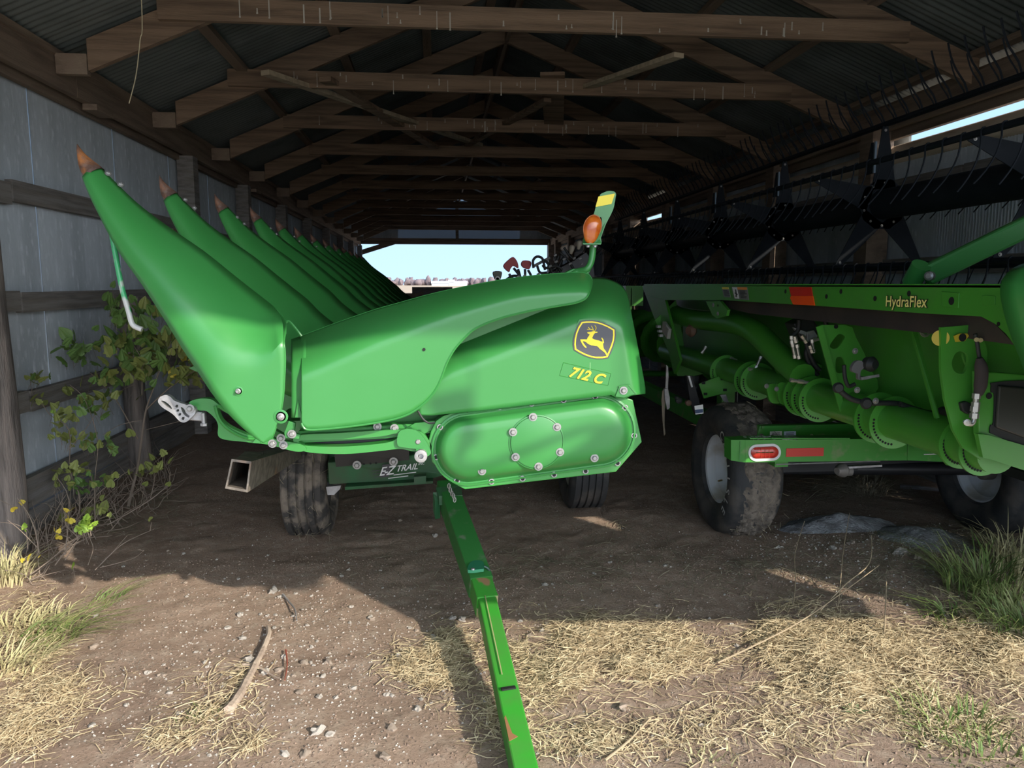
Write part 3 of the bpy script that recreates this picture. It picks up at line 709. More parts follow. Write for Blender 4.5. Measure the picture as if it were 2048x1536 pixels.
# ---- pipe under the first snout (prop rod) with bracket
plate('rod_bracket', [(211, 424), (222, 424), (226, 434), (221, 441), (222, 450), (226, 460), (212, 456), (208, 446)], YS + .02, .03, CAST, label='worn steel rod clevis')
part('clevis_barrel', G().tube([AY(226, 446, YS + .03), AY(246, 447, YS + .03)], .022, 10), BLACK, corn)
bolt((217, 437), YS + .018, corn, BOLTS)
part('prop_rod', G().tube(crv(PY([(222, 458), (233, 520), (245, 580), (257, 622), (263, 645), (270, 653), (284, 659)], YS + .03), 4), .0085, 8), mat('prop_rod_green', (.06, .40, .16), .3, c2=(.5, .5, .48), sc=5, mix=(.5, .52)), corn, smooth=60, label='green prop rod hanging with a bent worn end')
# ---- body of the header behind the end: deck, auger trough, back sheet
part('back_sheet', G().bb((.52, 2.56, 1.05), (.56, 11.6, 1.50)), GREEN2, corn, smooth=0)
part('top_beam', G().bb((.42, 2.6, 1.40), (.56, 11.6, 1.52)), GREEN2, corn, smooth=0)
part('deck_pan', G().bb((-.45, 2.62, 1.04), (.52, 11.6, 1.07)), GREEN2, corn, smooth=0)
part('end_wall', G().prism(PY([(600, 700), (860, 600), (1150, 590), (1230, 600), (1262, 790), (900, 830), (860, 860), (600, 870)], 2.56), (0, .01, 0)), GREEN2, corn, smooth=0)
ag = part('auger_tube', G().tube([(.12, 2.62, 1.24), (.12, 11.5, 1.24)], .11, 16), GREEN2, corn)
for k in range(12):
    Yk = 3.0 + .762 * k
    part('row_unit', G().bb((-.62, Yk - .1, 1.0), (-.1, Yk + .2, 1.08)), GREEN2, corn, smooth=0)
    if k: part('gathering_arm', G().prism([V((-1.18, Yk - .05, 1.20)), V((-1.08, Yk - .05, 1.24)), V((-.6, Yk - .05, 1.0)), V((-.6, Yk - .05, .92))], (0, .03, 0)), GREEN2, corn, smooth=0)
# ---- lamp bracket
lb = part('lamp_pipe', G().tube(crv([AY(1140, 552, 2.62), AY(1156, 543, 2.62), AY(1172, 539, 2.6), AY(1181, 527, 2.6), AY(1185, 508, 2.6), AY(1186, 489, 2.6)], 5), .0115, 12), GREEN, corn, smooth=60)
part('pipe_foot', G().prism(PY([(1128, 552), (1134, 543), (1145, 538), (1176, 534), (1182, 540), (1176, 552)], 2.62), (0, .04, 0)), GREEN, corn, smooth=0, bevel=.004)
part('lamp_plate', G().prism(PY(crv2([(1198, 394), (1208, 385), (1218, 382), (1228, 383), (1232, 388), (1231, 396), (1226, 420), (1212, 448), (1204, 470), (1202, 476), (1203, 486), (1198, 489), (1168, 489), (1166, 484), (1170, 470), (1184, 440)], 3), 2.59), (0, .006, 0),
     [PY(crv2([(1197, 438), (1202, 434), (1204, 442), (1203, 455), (1198, 458), (1195, 450)], 3), 2.59)]), GREEN, corn, smooth=0, label='green upright lamp plate with reflector')
part('reflector', G().prism(PY([(1197, 393), (1230, 387), (1223, 408), (1191, 414)], 2.587), (0, .003, 0)), YEL, corn, smooth=0, label='yellow reflector patch')
part('plate_fold', G().prism([AY(1186, 489, 2.57), AY(1200, 464, 2.585), AY(1211, 444, 2.589), AY(1200, 478, 2.58), AY(1203, 486, 2.575), AY(1199, 489, 2.57)], (0, .004, 0)), GREEN, corn, smooth=0)
part('shelf', G().prism([AY(1166, 489, 2.54), AY(1202, 489, 2.54), AY(1202, 489, 2.62), AY(1166, 489, 2.62)], (0, 0, .004)), GREEN, corn, smooth=0)
pa = AY(1184, 458, 2.55); pb = AY(1180, 487, 2.55); ax_ = (pa - pb).normalized()
g = G(); n = 22; rows = []
for i in range(15):
    s = i / 14; h = lerp(-.050, .047, s); rr = .030 * (max(0, 1 - ((s - .60) / .62) ** 2) ** .5 if s < .6 else max(0, 1 - ((s - .6) / .4) ** 2) ** .5); rr = max(rr, .006 if i < 14 else .001)
    c = pa + ax_ * h; rows.append([c + V((math.cos(2 * PI * k / n) * rr, math.sin(2 * PI * k / n) * rr * .62, 0)) for k in range(n)])
lamp = part('warning_lamp', g.grid(rows, True), AMBER, corn, smooth=60, label='amber flasher lamp')
part('lamp_rim', G().tube([pa + ax_ * (-.035 + .082 * .5 * (1 - math.cos(2 * PI * k / 24))) * 1 + V((.031 * math.sin(2 * PI * k / 24) * (1 if k < 13 else 1), -.004, 0)) for k in range(25)], .0014, 5), mat('amber_rim', (.45, .16, .06), .4), lamp)
part('lamp_neck', G().tube([pb, pb + ax_ * .014], .0085, 10), mat('amber_rim', (.45, .16, .06)), lamp)
inst('bolt', BOLTS, corn, AY(1176, 491, 2.55), (PI / 2, 0, 0)); inst('bolt', BOLTS, corn, AY(1190, 491, 2.55), (PI / 2, 0, 0))
# ---- hose coupler bundle at the header centre
Yh = 6.4
hb = part('coupler_bank', G().prism(PY([(1002, 590), (1040, 568), (1085, 556), (1120, 536), (1150, 520), (1172, 505), (1185, 520), (1190, 560), (1180, 600)], Yh + .1), (0, .25, 0)), BLACK, corn, smooth=0, label='dark bank of hydraulic couplers and hoses')
def cap(P, m, lab): return part('coupler_cap', G().prism(PY(crv2(P, 3), Yh), (0, .06, 0)), m, hb, smooth=30, bevel=.006, label=lab)
cap([(1007, 532), (1018, 519), (1027, 514), (1035, 524), (1037, 536), (1031, 533), (1026, 532), (1021, 538), (1018, 544)], REDC, 'larger red coupler cap')
cap([(1043, 528), (1047, 521), (1060, 522), (1063, 528), (1059, 538), (1052, 537), (1046, 534)], REDC, 'smaller red coupler cap')
cap([(987, 543), (1003, 543), (1003, 553), (999, 561), (993, 561), (988, 554)], mat('olive_cap', (.08, .08, .05), .5), 'olive coupler cap')
g = G().lathe(AY(995, 558, Yh - .03), (0, -1, 0), [(.022, 0), (.022, .01), (.013, .012), (.013, 0)], 16); part('coupler_ring', g, WHT, hb)
hoses = [[(995, 566), (1002, 572), (1020, 568)], [(1018, 548), (1028, 560), (1038, 568)], [(1027, 536), (1038, 550), (1045, 566)], [(1036, 538), (1040, 552), (1042, 566)], [(1050, 538), (1050, 552), (1046, 566)], [(1056, 540), (1062, 552), (1060, 562)],
         [(1067, 536), (1066, 522), (1072, 514), (1080, 514), (1086, 520), (1090, 540)], [(1074, 530), (1080, 545), (1094, 545)], [(1088, 520), (1098, 530), (1104, 545)], [(1100, 548), (1110, 530), (1118, 512)], [(1110, 508), (1114, 530), (1122, 545)], [(1112, 544), (1124, 520), (1130, 510)], [(1120, 505), (1136, 520), (1148, 540)], [(1015, 566), (1060, 560), (1110, 552)], [(1003, 568), (1022, 553), (1036, 552)], [(1085, 530), (1092, 536), (1112, 532), (1125, 540)], [(1128, 495), (1140, 512), (1150, 520)], [(1024, 556), (1036, 562), (1046, 568)]]
for h in hoses: part('hose', G().tube(crv(PY(h, Yh + random.uniform(-.05, .08)), 5), .011, 8), RUBBER, hb, smooth=60)
for q in ((1110, 510), (1100, 532), (1128, 518), (1112, 523), (1140, 527), (1148, 516), (1160, 517), (1163, 528), (1036, 553), (1049, 551), (1076, 548), (1100, 549)): part('coupler_tip', G().tube([AY(q[0] - 2, q[1] + 2, Yh - .06), AY(q[0] + 3, q[1] - 1, Yh - .06)], .010, 8), CAST, hb)
part('line_pipe', G().tube(PY([(1068, 532), (1100, 515)], Yh + .05), .012, 8), CAST, hb)
for q in ((1143, 496), (1158, 487)): part('hose_plug', G().lathe(AY(q[0], q[1] + 5, Yh), (.2, 0, 1), [(.012, -.03), (.02, 0), (.024, .02), (.024, .035), (.015, .045)], 12), mat('tan_plug', (.36, .31, .24), .6), hb)

# ================================================================ HEADER TRAILER (under the corn header)
cart = root('header_trailer', (.1, 4.8, 0), 'green header trailer under the corn header, its long tongue reaching towards the front', 'trailer')
def wheel(parent, c, R_, wd, rimr, mt, mr, side=-1, ribs=True, tread=None, name='wheel', dirx=(1, 0, 0), lab=None):
    """c = centre; side -1: visible face looks to -X"""
    W = bpy.data.objects.new(name, None); link(W, parent, c); tag(W, lab)
    a = V(dirx).normalized() * side; h = wd / 2; g = G()
    if ribs:
        prof = [(rimr, h * .72), (rimr * 1.15, h * .95), (R_ * .82, h * 1.02), (R_ * .93, h * .93), (R_ * .975, h * .80)]
        for k in range(5):
            x0 = .78 - k * .39; prof += [(R_, h * (x0 - .02)), (R_, h * (x0 - .28)), (R_ - .014, h * (x0 - .30)), (R_ - .014, h * (x0 - .37))]
        prof += [(R_ * .975, -h * .82), (R_ * .93, -h * .93), (R_ * .82, -h * 1.02), (rimr * 1.15, -h * .95), (rimr, -h * .72)]
    else:
        prof = [(rimr, h * .70), (rimr * 1.06, h * .84), (rimr * 1.12, h * .85), (rimr * 1.3, h * 1.0), (R_ * .78, h * 1.06), (R_ * .90, h * .98), (R_ * .965, h * .80), (R_ * .99, h * .5), (R_, 0), (R_ * .99, -h * .5), (R_ * .965, -h * .80), (R_ * .90, -h * .98), (R_ * .78, -h * 1.06), (rimr * 1.1, -h * .84), (rimr, -h * .7)]
    g.lathe(c, a, prof, 56, False); part('tyre', g, mt, W, smooth=50)
    g = G().lathe(c, a, [(rimr * 1.04, h * .78), (rimr * 1.04, h * .70), (rimr * .95, h * .66), (rimr * .90, h * .40), (rimr * .84, h * .34), (rimr * .80, h * .05), (rimr * .72, -h * .05), (rimr * .2, -h * .12), (.001, -h * .12)], 40, False); part('rim', g, mr, W, smooth=40)
    return W
wl = wheel(cart, (-.80, 4.85, .355), .365, .25, .20, TYRE, TYRE2, 1, True, lab='left front ribbed muddy trailer wheel')
wr = wheel(cart, (1.03, 5.25, .35), .36, .24, .20, TYRE2, RIM, -1, True)
wheel(cart, (-.80, 9.6, .36), .36, .25, .2, TYRE2, RIM, 1); wheel(cart, (1.05, 9.6, .36), .36, .25, .2, TYRE2, RIM, -1)
EZ = mat('trailer_green', (.03, .13, .05), .5, c2=(.05, .10, .05), sc=6)
ax0 = AY(658, 968, 4.45); ax1 = AY(870, 962, 4.25)
g = G().prism([AY(655, 925, 4.45), AY(770, 915, 4.36), AY(862, 905, 4.28), AY(890, 905, 4.25), AY(890, 950, 4.25), AY(862, 958, 4.28), AY(658, 969, 4.45)], (.0, .14, 0)); part('axle_beam', g, EZ, cart, smooth=0, bevel=.006)
part('cross_frame', G().bb((-.72, 4.7, .42), (.98, 4.86, .56)), EZ, cart, smooth=0)
part('axle', G().tube([(-.75, 4.85, .355), (1.0, 5.25, .35)], .035, 10), EZ, cart)
g = G().prism([AY(668, 905, 4.40), AY(818, 898, 4.26), AY(818, 920, 4.26), AY(760, 926, 4.32), AY(672, 934, 4.40)], (0, .02, 0)); part('rubber_flap', g, mat('dark_flap', (.05, .045, .04), .7), cart, smooth=0)
for q, Yq in (((714, 930), 4.32), ((787, 923), 4.27)): inst('bolt', BOLTM, cart, AY(*q, Yq), None, 1.8)
for q in ((728, 928), (741, 927), (752, 926)): inst('bolt_socket', SOCKM, cart, AY(q[0], q[1], 4.28), None, 1.0)
part('axle_lip', G().prism([AY(690, 974, 4.36), AY(866, 962, 4.2), AY(866, 967, 4.2), AY(690, 980, 4.36)], (0, .1, 0)), EZ, cart, smooth=0)
part('stop_block', G().prism(PY([(828, 954), (852, 952), (852, 966), (828, 968)], 4.18), (0, .05, 0)), EZ, cart, smooth=0)
part('spindle_pad', G().prism(PY([(652, 974), (672, 972), (682, 971), (680, 978), (668, 990), (655, 990)], 4.45), (0, .03, 0)), CAST, cart, smooth=0)
o = AY(762, 951, 4.295); e = AY(842, 941, 4.245); du = (e - o); dv = V((0, 0, 1)); nn = du.cross(dv).normalized(); nn = nn if nn.y < 0 else -nn
part('decal_panel', G().prism([o + du * -.02 + dv * -.012 - nn * -.0, o + du * .2 + dv * -.012, o + du * .26 + dv * .062, o + du * .05 + dv * .062], nn * .002), BLKD, cart, smooth=0)
text('maker_text', 'E-Z', o - du * .05 + nn * .003, du, dv, .07, WHT, cart, ext=.001, off=.01, shear=.4, nrm=nn, space=.8)
text('maker_text', 'TRAIL', o + du * .37 + nn * .002 + dv * .012, du, dv, .050, WHT, cart, ext=.001, off=.01, shear=.4, nrm=nn)
text('maker_text', 'INC', o + du * .93 + nn * .002 + dv * .034, du, dv, .022, WHT, cart, ext=.001, shear=.3, nrm=nn)
for k, (a_, b_, z_) in enumerate(((.32, .88, -.008), (.18, .68, -.024))): part('decal_line', G().prism([o + du * a_ + dv * z_, o + du * b_ + dv * z_, o + du * b_ + dv * (z_ + .004), o + du * a_ + dv * (z_ + .004)], nn * .003), WHT, cart, smooth=0)
for k in range(3): part('decal_line', G().prism([o + du * (-.22 + k * .02) + dv * (.03 - k * .018), o + du * -.03 + dv * (.03 - k * .018), o + du * -.03 + dv * (.034 - k * .018), o + du * (-.22 + k * .02) + dv * (.034 - k * .018)], nn * .003), BLKD, cart, smooth=0)
# tongue: outer square tube, clevis, inner tube reaching the hitch
tA = AZ(903, 985, .50); tB = AZ(966, 1160, .27); tC = AZ(1003, 1290, .17); tD = AZ(1078, 1640, .06)
d1 = (tB - tA); dn = d1.normalized(); sidev = dn.cross(V((0, 0, 1))).normalized()
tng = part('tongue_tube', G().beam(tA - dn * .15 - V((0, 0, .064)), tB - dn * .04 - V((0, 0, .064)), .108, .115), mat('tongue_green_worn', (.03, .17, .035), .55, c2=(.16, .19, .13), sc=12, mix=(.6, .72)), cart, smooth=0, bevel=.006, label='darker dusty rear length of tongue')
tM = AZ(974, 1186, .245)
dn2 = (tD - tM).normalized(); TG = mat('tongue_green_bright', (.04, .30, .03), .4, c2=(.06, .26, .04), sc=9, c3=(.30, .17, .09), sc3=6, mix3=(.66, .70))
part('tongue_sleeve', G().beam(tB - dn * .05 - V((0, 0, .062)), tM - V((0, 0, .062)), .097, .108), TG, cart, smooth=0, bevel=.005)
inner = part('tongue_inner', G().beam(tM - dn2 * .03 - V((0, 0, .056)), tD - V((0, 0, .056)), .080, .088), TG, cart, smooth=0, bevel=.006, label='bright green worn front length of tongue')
part('weld_lip', G().beam(tM - dn2 * .006 - V((0, 0, .062)), tM + dn2 * .003 - V((0, 0, .062)), .094, .104), mat('bare_scratch', (.35, .33, .16), .6), cart, smooth=0)
upn = sidev.cross(dn2).normalized(); upn = upn if upn.z > 0 else -upn
sc0 = tM + dn2 * .02; 
L2 = (tD - tM).length
pS = along(tM, tD, 1374) + upn * -.005
part('slot', G().beam(pS - sidev * .026 + upn * .0, pS + sidev * .026 + upn * .0, .016, .006), DARKH, cart, smooth=0)
tE = along(tM, tD, 1345)
part('scratch', G().beam(tM + dn2 * .01 + sidev * .010 - upn * .005, tE + sidev * .012 - upn * .005, .004, .002), mat('bare_scratch', (.35, .33, .16)), cart, smooth=0)
for fr_ in (.35,): pass
rp = AZ(1050, 1440, .105)
part('rust_patch', G().prism([along(tM, tD, y_) + sidev * s_ - upn * .006 for y_, s_ in ((1470, .006), (1462, .022), (1425, .032), (1430, .038), (1476, .038))], upn * .002), mat('rust_patch', (.25, .12, .05), .8), cart, smooth=0)
part('clevis_plate', G().prism([AZ(x, y, .30) for x, y in crv2([(936, 1146), (938, 1134), (946, 1127), (958, 1126), (967, 1130), (968, 1142), (962, 1144)], 3)], (0, 0, .014)), mat('clevis_green', (.04, .26, .13), .45), cart, smooth=30)
bolt_c = AZ(946, 1139, .317); part('clevis_pin', G().lathe(bolt_c, (0, 0, 1), [(.010, 0), (.008, .006), (.002, .007)], 12), BOLT, cart)
part('pin_handle', G().tube(crv([AZ(965, 1132, .31), AZ(975, 1136, .30), AZ(981, 1146, .27), AZ(983, 1162, .20), AZ(986, 1180, .14), AZ(988, 1196, .10)], 4), .006, 8), mat('handle_steel', (.07, .12, .10), .4, .5), cart, smooth=60)
part('tongue_hitch', G().prism([AZ(872, 975, .52), AZ(922, 970, .52), AZ(925, 990, .49), AZ(878, 992, .49)], (0, 0, -.05)), EZ, cart, smooth=0)
part('hitch_lug', G().prism([AZ(866, 985, .5), AZ(878, 984, .5), AZ(880, 1000, .46), AZ(870, 1002, .46)], (0, 0, -.1)), EZ, cart, smooth=0)
# safety chain
g = G()
cpts = crv(PY([(898, 972), (902, 984), (907, 992), (910, 1002)], 3.35), 3)
for k, p in enumerate(cpts[:-1]):
    R_ = Matrix.Rotation(PI / 2 * (k % 2), 3, 'Z'); g.tube([p + R_ @ V((.006 * math.cos(t_), 0, .012 * math.sin(t_))) for t_ in [2 * PI * j / 10 for j in range(11)]], .0022, 5, False)
tag(part('safety_chain', g, CAST, cart), kind=None)
# square header-support tube pointing out to the left
q0 = [(460, 919), (512, 906), (532, 912), (517, 984), (492, 986), (452, 981)]
SQ = mat('worn_square_tube', (.14, .12, .10), .6, .3, c2=(.28, .24, .20), sc=25, c3=(.38, .20, .11), sc3=4, mix3=(.55, .65), bump=.2)
mo = [AY(463, 918, 2.75), AY(503, 923, 2.75), AY(495, 985, 2.75), AY(450, 977, 2.75)]
bk = [AY(486, 898, 3.25), AY(530, 900, 3.25), AY(540, 944, 3.25), AY(478, 950, 3.25)]
far_ = [AY(560, 893, 4.4), AY(600, 893, 4.4), AY(603, 915, 4.4), AY(562, 925, 4.4)]
cen = sum(mo, V()) / 4
def ins(P, k): c_ = sum(P, V()) / 4; return [c_ + (p - c_) * k for p in P]
g = G().grid([ins(bk, .82), ins(mo, .84), mo, far_], True)
st = part('support_tube', g, SQ, cart, smooth=20, label='open-ended worn square steel tube')
g = G(); g.add(ins(bk, .83), [(0, 1, 2, 3)]); part('tube_inside', g, mat('tube_dark', (.04, .035, .03), .8), cart, smooth=0)
# unseen hardware added under the lintel to cast the shadow on the case
def hang(P, yy=-.5, yp=2.42):
    t_ = yp - yy; return [AY(x, y, yp) + V((.8 * t_, -t_, .62 * t_)) for x, y in P]
hk = root('shadow_caster', hang([(1050, 850)])[0], 'added unseen pipe and plates that cast a shadow on the chain case', 'hardware')
part('shadow_blob_plate', G().prism(hang([(866, 792), (900, 778), (938, 770), (955, 782), (960, 815), (952, 850), (958, 880), (930, 905), (915, 880), (925, 840), (905, 832), (880, 835)]), (0, -.01, 0)), STEEL, hk, smooth=0)
part('shadow_pipe', G().tube(crv(hang([(912, 900), (916, 928), (945, 938), (1000, 922), (1080, 890), (1160, 862), (1200, 858), (1245, 852)]), 4), .014, 8), STEEL, hk, smooth=60)
part('shadow_corner_plate', G().prism(hang([(1020, 975), (1080, 935), (1160, 888), (1195, 862), (1235, 846), (1262, 862), (1290, 880), (1240, 960), (1150, 985)]), (0, -.01, 0)), STEEL, hk, smooth=0)
for p in hang([(955, 782), (1245, 852), (1262, 862)]): part('caster_hanger', G().tube([p, V((p.x, -.5, 3.25))], .004, 6), STEEL, hk, smooth=60)
# ================================================================ GRAIN HEADER (right)
BX = 1.80
gr = root('grain_header', (2.4, 5.5, 1.0), 'green grain platform with a black tined reel along the right wall', 'farm machine')
def plX(name, pts, X, th, m, parent=gr, curve=False, holes=(), bevel=0, label=None, smooth=0):
    P = crv2(pts) if curve else pts
    return part(name, G().prism(PX(P, X), (th, 0, 0), [PX(crv2(h) if curve else h, X) for h in holes]), m, parent, smooth=30 if curve else smooth, bevel=bevel, label=label)
def plY(name, pts, Y, th, m, parent=gr, curve=False, holes=(), bevel=0, label=None):
    P = crv2(pts, 4) if curve else pts
    return part(name, G().prism(PY(P, Y), (0, th, 0), [PY(crv2(h, 4), Y) for h in holes]), m, parent, smooth=30 if curve else 0, bevel=bevel, label=label)
bm_ = plX('rear_beam', [(1287, 571), (1400, 571), (1700, 570), (2030, 570), (2060, 700), (2035, 700), (2012, 668), (1990, 648), (1962, 633), (1850, 627), (1640, 612), (1440, 600), (1330, 600), (1292, 590)], BX, .012, GREEN3, bevel=.004, label='long upper rear beam with warning labels')
part('beam_top', G().bb((BX, 2.0, 1.588), (BX + .30, 6.4, 1.60)), GREEN3, gr, smooth=0)
part('beam_back', G().bb((BX + .28, 2.0, 1.40), (BX + .30, 6.4, 1.59)), GREEN3, gr, smooth=0)
part('beam_far_half', G().bb((BX + .3, 8.2, 1.36), (BX + .5, 12.3, 1.58)), GREEN3, gr, smooth=0)
# pressed details on the beam
for q in ((1571, 583), (1653, 593), (1682, 583), (1750, 597), (1818, 587)): part('beam_hole', G().lathe(AX(q[0], q[1], BX - .001), (-1, 0, 0), [(.011, 0), (.011, .001)], 14), DARKH, gr, smooth=0)
plX('pressed_pad', [(1882, 583), (1918, 586), (1916, 616), (1884, 613)], BX - .004, .004, GREEN3, bevel=.003)
part('beam_hole', G().lathe(AX(1903, 602, BX - .005), (-1, 0, 0), [(.014, 0), (.014, .001)], 14), DARKH, gr, smooth=0)
plX('pressed_pad', [(1962, 592), (1970, 590), (1990, 592), (1990, 610), (1965, 611)], BX - .003, .003, GREEN3, bevel=.003)
for q in ((1997, 648), (1436, 611)): part('beam_hole', G().lathe(AX(q[0], q[1], BX - .001), (-1, 0, 0), [(.007, 0), (.007, .001)], 12), DARKH, gr, smooth=0)
# reflectors + warning labels + lettering
plX('reflector', [(1577.5, 574), (1622, 574), (1625, 592), (1582, 592)], BX - .004, .003, REDR, label='dark red reflector strip')
plX('reflector', [(1582, 592), (1625, 592), (1629, 611), (1586, 609), (1580, 596)], BX - .005, .004, ORANGE, label='bright orange reflector strip')
def sticker(poly, top, m, parent=gr, lines=6, pict=False):
    s_ = plX('warning_label', poly, BX - .003, .002, mat('label_grey', (.20, .20, .19), .5), label='small warning label')
    (x0, y0), (x1, y1), (x2, y2), (x3, y3) = poly
    def q(u, v): return (lerp(lerp(x0, x1, u), lerp(x3, x2, u), v), lerp(lerp(y0, y1, u), lerp(y3, y2, u), v))
    a = .36 if pict else .04
    part('label_header', G().prism(PX([q(a, .02), q(.97, .02), q(.97, .22), q(a, .22)], BX - .0042), (.001, 0, 0)), m, s_, smooth=0)
    for k in range(lines):
        v = .30 + .62 * k / lines; u1 = random.uniform(.7, .93)
        part('label_line', G().prism(PX([q(a + .1, v), q(u1, v), q(u1, v + .055), q(a + .1, v + .055)], BX - .0042), (.001, 0, 0)), BLACK, s_, smooth=0)
    if pict:
        part('label_picture', G().prism(PX([q(.03, .04), q(.33, .04), q(.33, .95), q(.03, .95)], BX - .0042), (.001, 0, 0)), WHT, s_, smooth=0)
        part('picture_figure', G().prism(PX([q(.20, .2), q(.26, .22), q(.24, .5), q(.31, .6), q(.22, .68), q(.18, .85), q(.10, .82), (q(.16, .6)), q(.08, .5), q(.16, .46)], BX - .005), (.0006, 0, 0)), BLACK, s_, smooth=0)
sticker([(1443, 574), (1457, 574), (1461, 595), (1448, 594)], 0, mat('label_yellow', (.8, .7, .1), .5))
sticker([(1463, 573.5), (1494, 574), (1498, 600), (1469, 598)], 0, mat('label_orange', (.85, .32, .07), .5), pict=True)
o = AX(1771, 612.5, BX - .004); e = AX(1848, 614.5, BX - .004); du = e - o; dv = V((0, 0, 1))
for off, m_, ex in ((.045, BLACK, .0), (.012, mat('lettering_yellow', (1, .9, .3), .4), .002)):
    text('beam_lettering', 'HydraFlex', o, du, dv, du.length / 4.05, m_, gr, ext=ex, off=off, nrm=(-1, 0, 0), space=1.04)
# black sheet standing in for the shade under the beam, green back sheets, ribs
plX('shade_strip', [(1440, 600), (1640, 612), (1850, 627), (1962, 633), (1990, 648), (2030, 690), (1870, 668), (1640, 643), (1500, 627), (1450, 615)], BX + .06, .01, mat('shade_strip_black', (.035, .028, .028), .6, c2=(.06, .045, .04), sc=4))
part('back_sheet', G().prism([V((2.16, 2.46, 1.55)), V((2.16, 6.4, 1.55)), V((2.16, 6.4, .98)), V((2.16, 2.46, .95))], (.01, 0, 0)), GREEN3, gr, smooth=0)
part('back_sheet', G().prism([V((2.16, 8.2, 1.55)), V((2.16, 12.2, 1.55)), V((2.16, 12.2, .9)), V((2.16, 8.2, .9))], (.01, 0, 0)), GREEN3, gr, smooth=0)
part('floor_sheet', G().prism([V((2.7, 3.2, .80)), V((3.5, 3.2, .62)), V((3.5, 3.2, .64)), V((2.7, 3.2, .83))], (0, 9, 0)), GREEN3, gr, smooth=0)
part('skid_shoe', G().bb((3.1, 3.4, .56), (3.5, 12.1, .61)), BLACK, gr, smooth=0)
# torque tube with its flange discs
TX, TZ, TR = 2.02, 1.005, .08
part('torque_tube', G().tube([(TX, 2.47, TZ - .01), (TX, 6.4, TZ + .01)], TR, 28), GREEN3, gr, smooth=60, label='thick green round tube')
def disc(Y, r=.185, th=.012, cut=True):
    g = G().lathe((TX, Y, TZ - .015), (0, -1, 0), [(.06, 0), (r, 0), (r, th), (.06, th)], 40, False)
    o = part('tube_flange', g, GREEN3, gr, smooth=30)
    h = G()
    for k in range(12):
        th_ = PI * .95 + k * .15; h.lathe((TX + (r - .02) * math.cos(th_), Y - th - .0006, TZ - .015 + (r - .02) * math.sin(th_)), (0, -1, 0), [(.0055, 0), (.0055, .0006)], 8)
    part('flange_hole', h, DARKH, o, smooth=0)
for Y in (5.05, 4.62, 4.52, 3.93, 3.84, 3.75, 3.22, 3.10, 2.66, 2.55): disc(Y, .118 if Y > 2.8 else .10)
plY('tube_lug', [(1535, 770), (1560, 770), (1572, 795), (1568, 805), (1544, 806), (1536, 790)], 4.1, .02, GREEN3, curve=True)
plY('tube_lug', [(1556, 768), (1580, 770), (1592, 798), (1585, 808), (1560, 806)], 4.0, .02, GREEN3, curve=True)
# ribs across the back
plY('rib', [(1640, 650), (1690, 650), (1705, 655), (1712, 675), (1728, 705), (1745, 745), (1755, 760), (1757, 776), (1748, 790), (1730, 800), (1720, 830), (1690, 825), (1676, 790), (1656, 720)], 3.42, .012, GREEN3,
    holes=[[(1660, 690), (1672, 673), (1680, 668), (1689, 672), (1687, 680), (1675, 696), (1664, 697)], [(1672, 718), (1677, 714), (1686, 716), (1690, 730), (1685, 745), (1674, 745), (1671, 735)]], label='green rib plate with two oval holes')
part('round_hole', G().lathe(AY(1672, 653, 3.418), (0, -1, 0), [(.011, 0), (.011, .001)], 14), DARKH, gr)
part('rib_edge', G().beam(AY(1638, 652, 3.40), AY(1685, 822, 3.40), .008, .03), GREEN3, gr, smooth=0)
part('rib_bar', G().prism([AY(1823, 655, 2.95), AY(1832, 655, 2.95), AY(1890, 873, 2.72), AY(1884, 880, 2.72)], (.0, .014, 0)), GREEN3, gr, smooth=0, label='narrow slanted rib bar')
plY('end_rib', [(1882, 655), (1940, 650), (1960, 660), (1975, 700), (1972, 760), (1962, 860), (1956, 900), (1962, 920), (1925, 895), (1906, 860), (1890, 800), (1882, 740)], 2.46, .012, GREEN3,
    holes=[[(1904, 722), (1912, 706), (1925, 703), (1936, 712), (1934, 735), (1926, 747), (1912, 745), (1905, 735)], [(1920, 806), (1926, 802), (1940, 806), (1942, 818), (1938, 828), (1928, 826), (1922, 816)]], label='tall curved end rib plate with large holes')
plY('rib_boss', [(1925, 706), (1934, 703), (1945, 715), (1946, 728), (1940, 738), (1935, 736)], 2.49, .01, GREEN3, curve=True)
# yellow bits
part('yellow_bracket', G().prism(PY([(1908, 672), (1920, 667), (1935, 667), (1938, 672), (1930, 682), (1912, 684)], 2.452), (0, .004, 0)), mat('dull_yellow', (.55, .42, .03), .5), gr, smooth=0, label='yellow coiled part')
part('yellow_hole', G().lathe(AY(1925, 675, 2.451), (0, -1, 0), [(.014, 0), (.014, .001)], 16), DARKH, gr)
part('round_decal', G().lathe(AY(1881, 676, 2.47), (-.5, -1, 0), [(.028, 0), (.028, .002)], 24), mat('dull_yellow', (.55, .42, .03)), gr)
# right end box with black cover
plY('end_box', [(1955, 742), (2060, 750), (2070, 905), (2048, 925), (1975, 908), (1958, 870)], 2.40, .03, GREEN3, bevel=.004, label='green end sheet with a black cover plate')
plY('lower_end_sheet', [(1956, 868), (1976, 870), (2080, 900), (2080, 950), (2040, 938), (1985, 920), (1966, 915)], 2.38, .02, GREEN3)
part('cover_gasket', G().prism(PY(crv2([(1983, 772), (1990, 765), (2070, 772), (2070, 890), (1990, 870), (1980, 862), (1982, 850), (1987, 845), (1989, 790), (1983, 785)], 3), 2.395), (0, .01, 0)), RUBBER, gr, smooth=30)
part('cover_plate', G().prism(PY([(1999, 771), (2070, 778), (2070, 884), (1993, 856)], 2.385), (0, .012, 0)), mat('black_cover', (.035, .036, .03), .35), gr, smooth=0, bevel=.006, label='black rectangular cover plate')
part('box_hole', G().lathe(AY(1978, 792, 2.398), (0, -1, 0), [(.011, 0), (.011, .001)], 14), DARKH, gr)
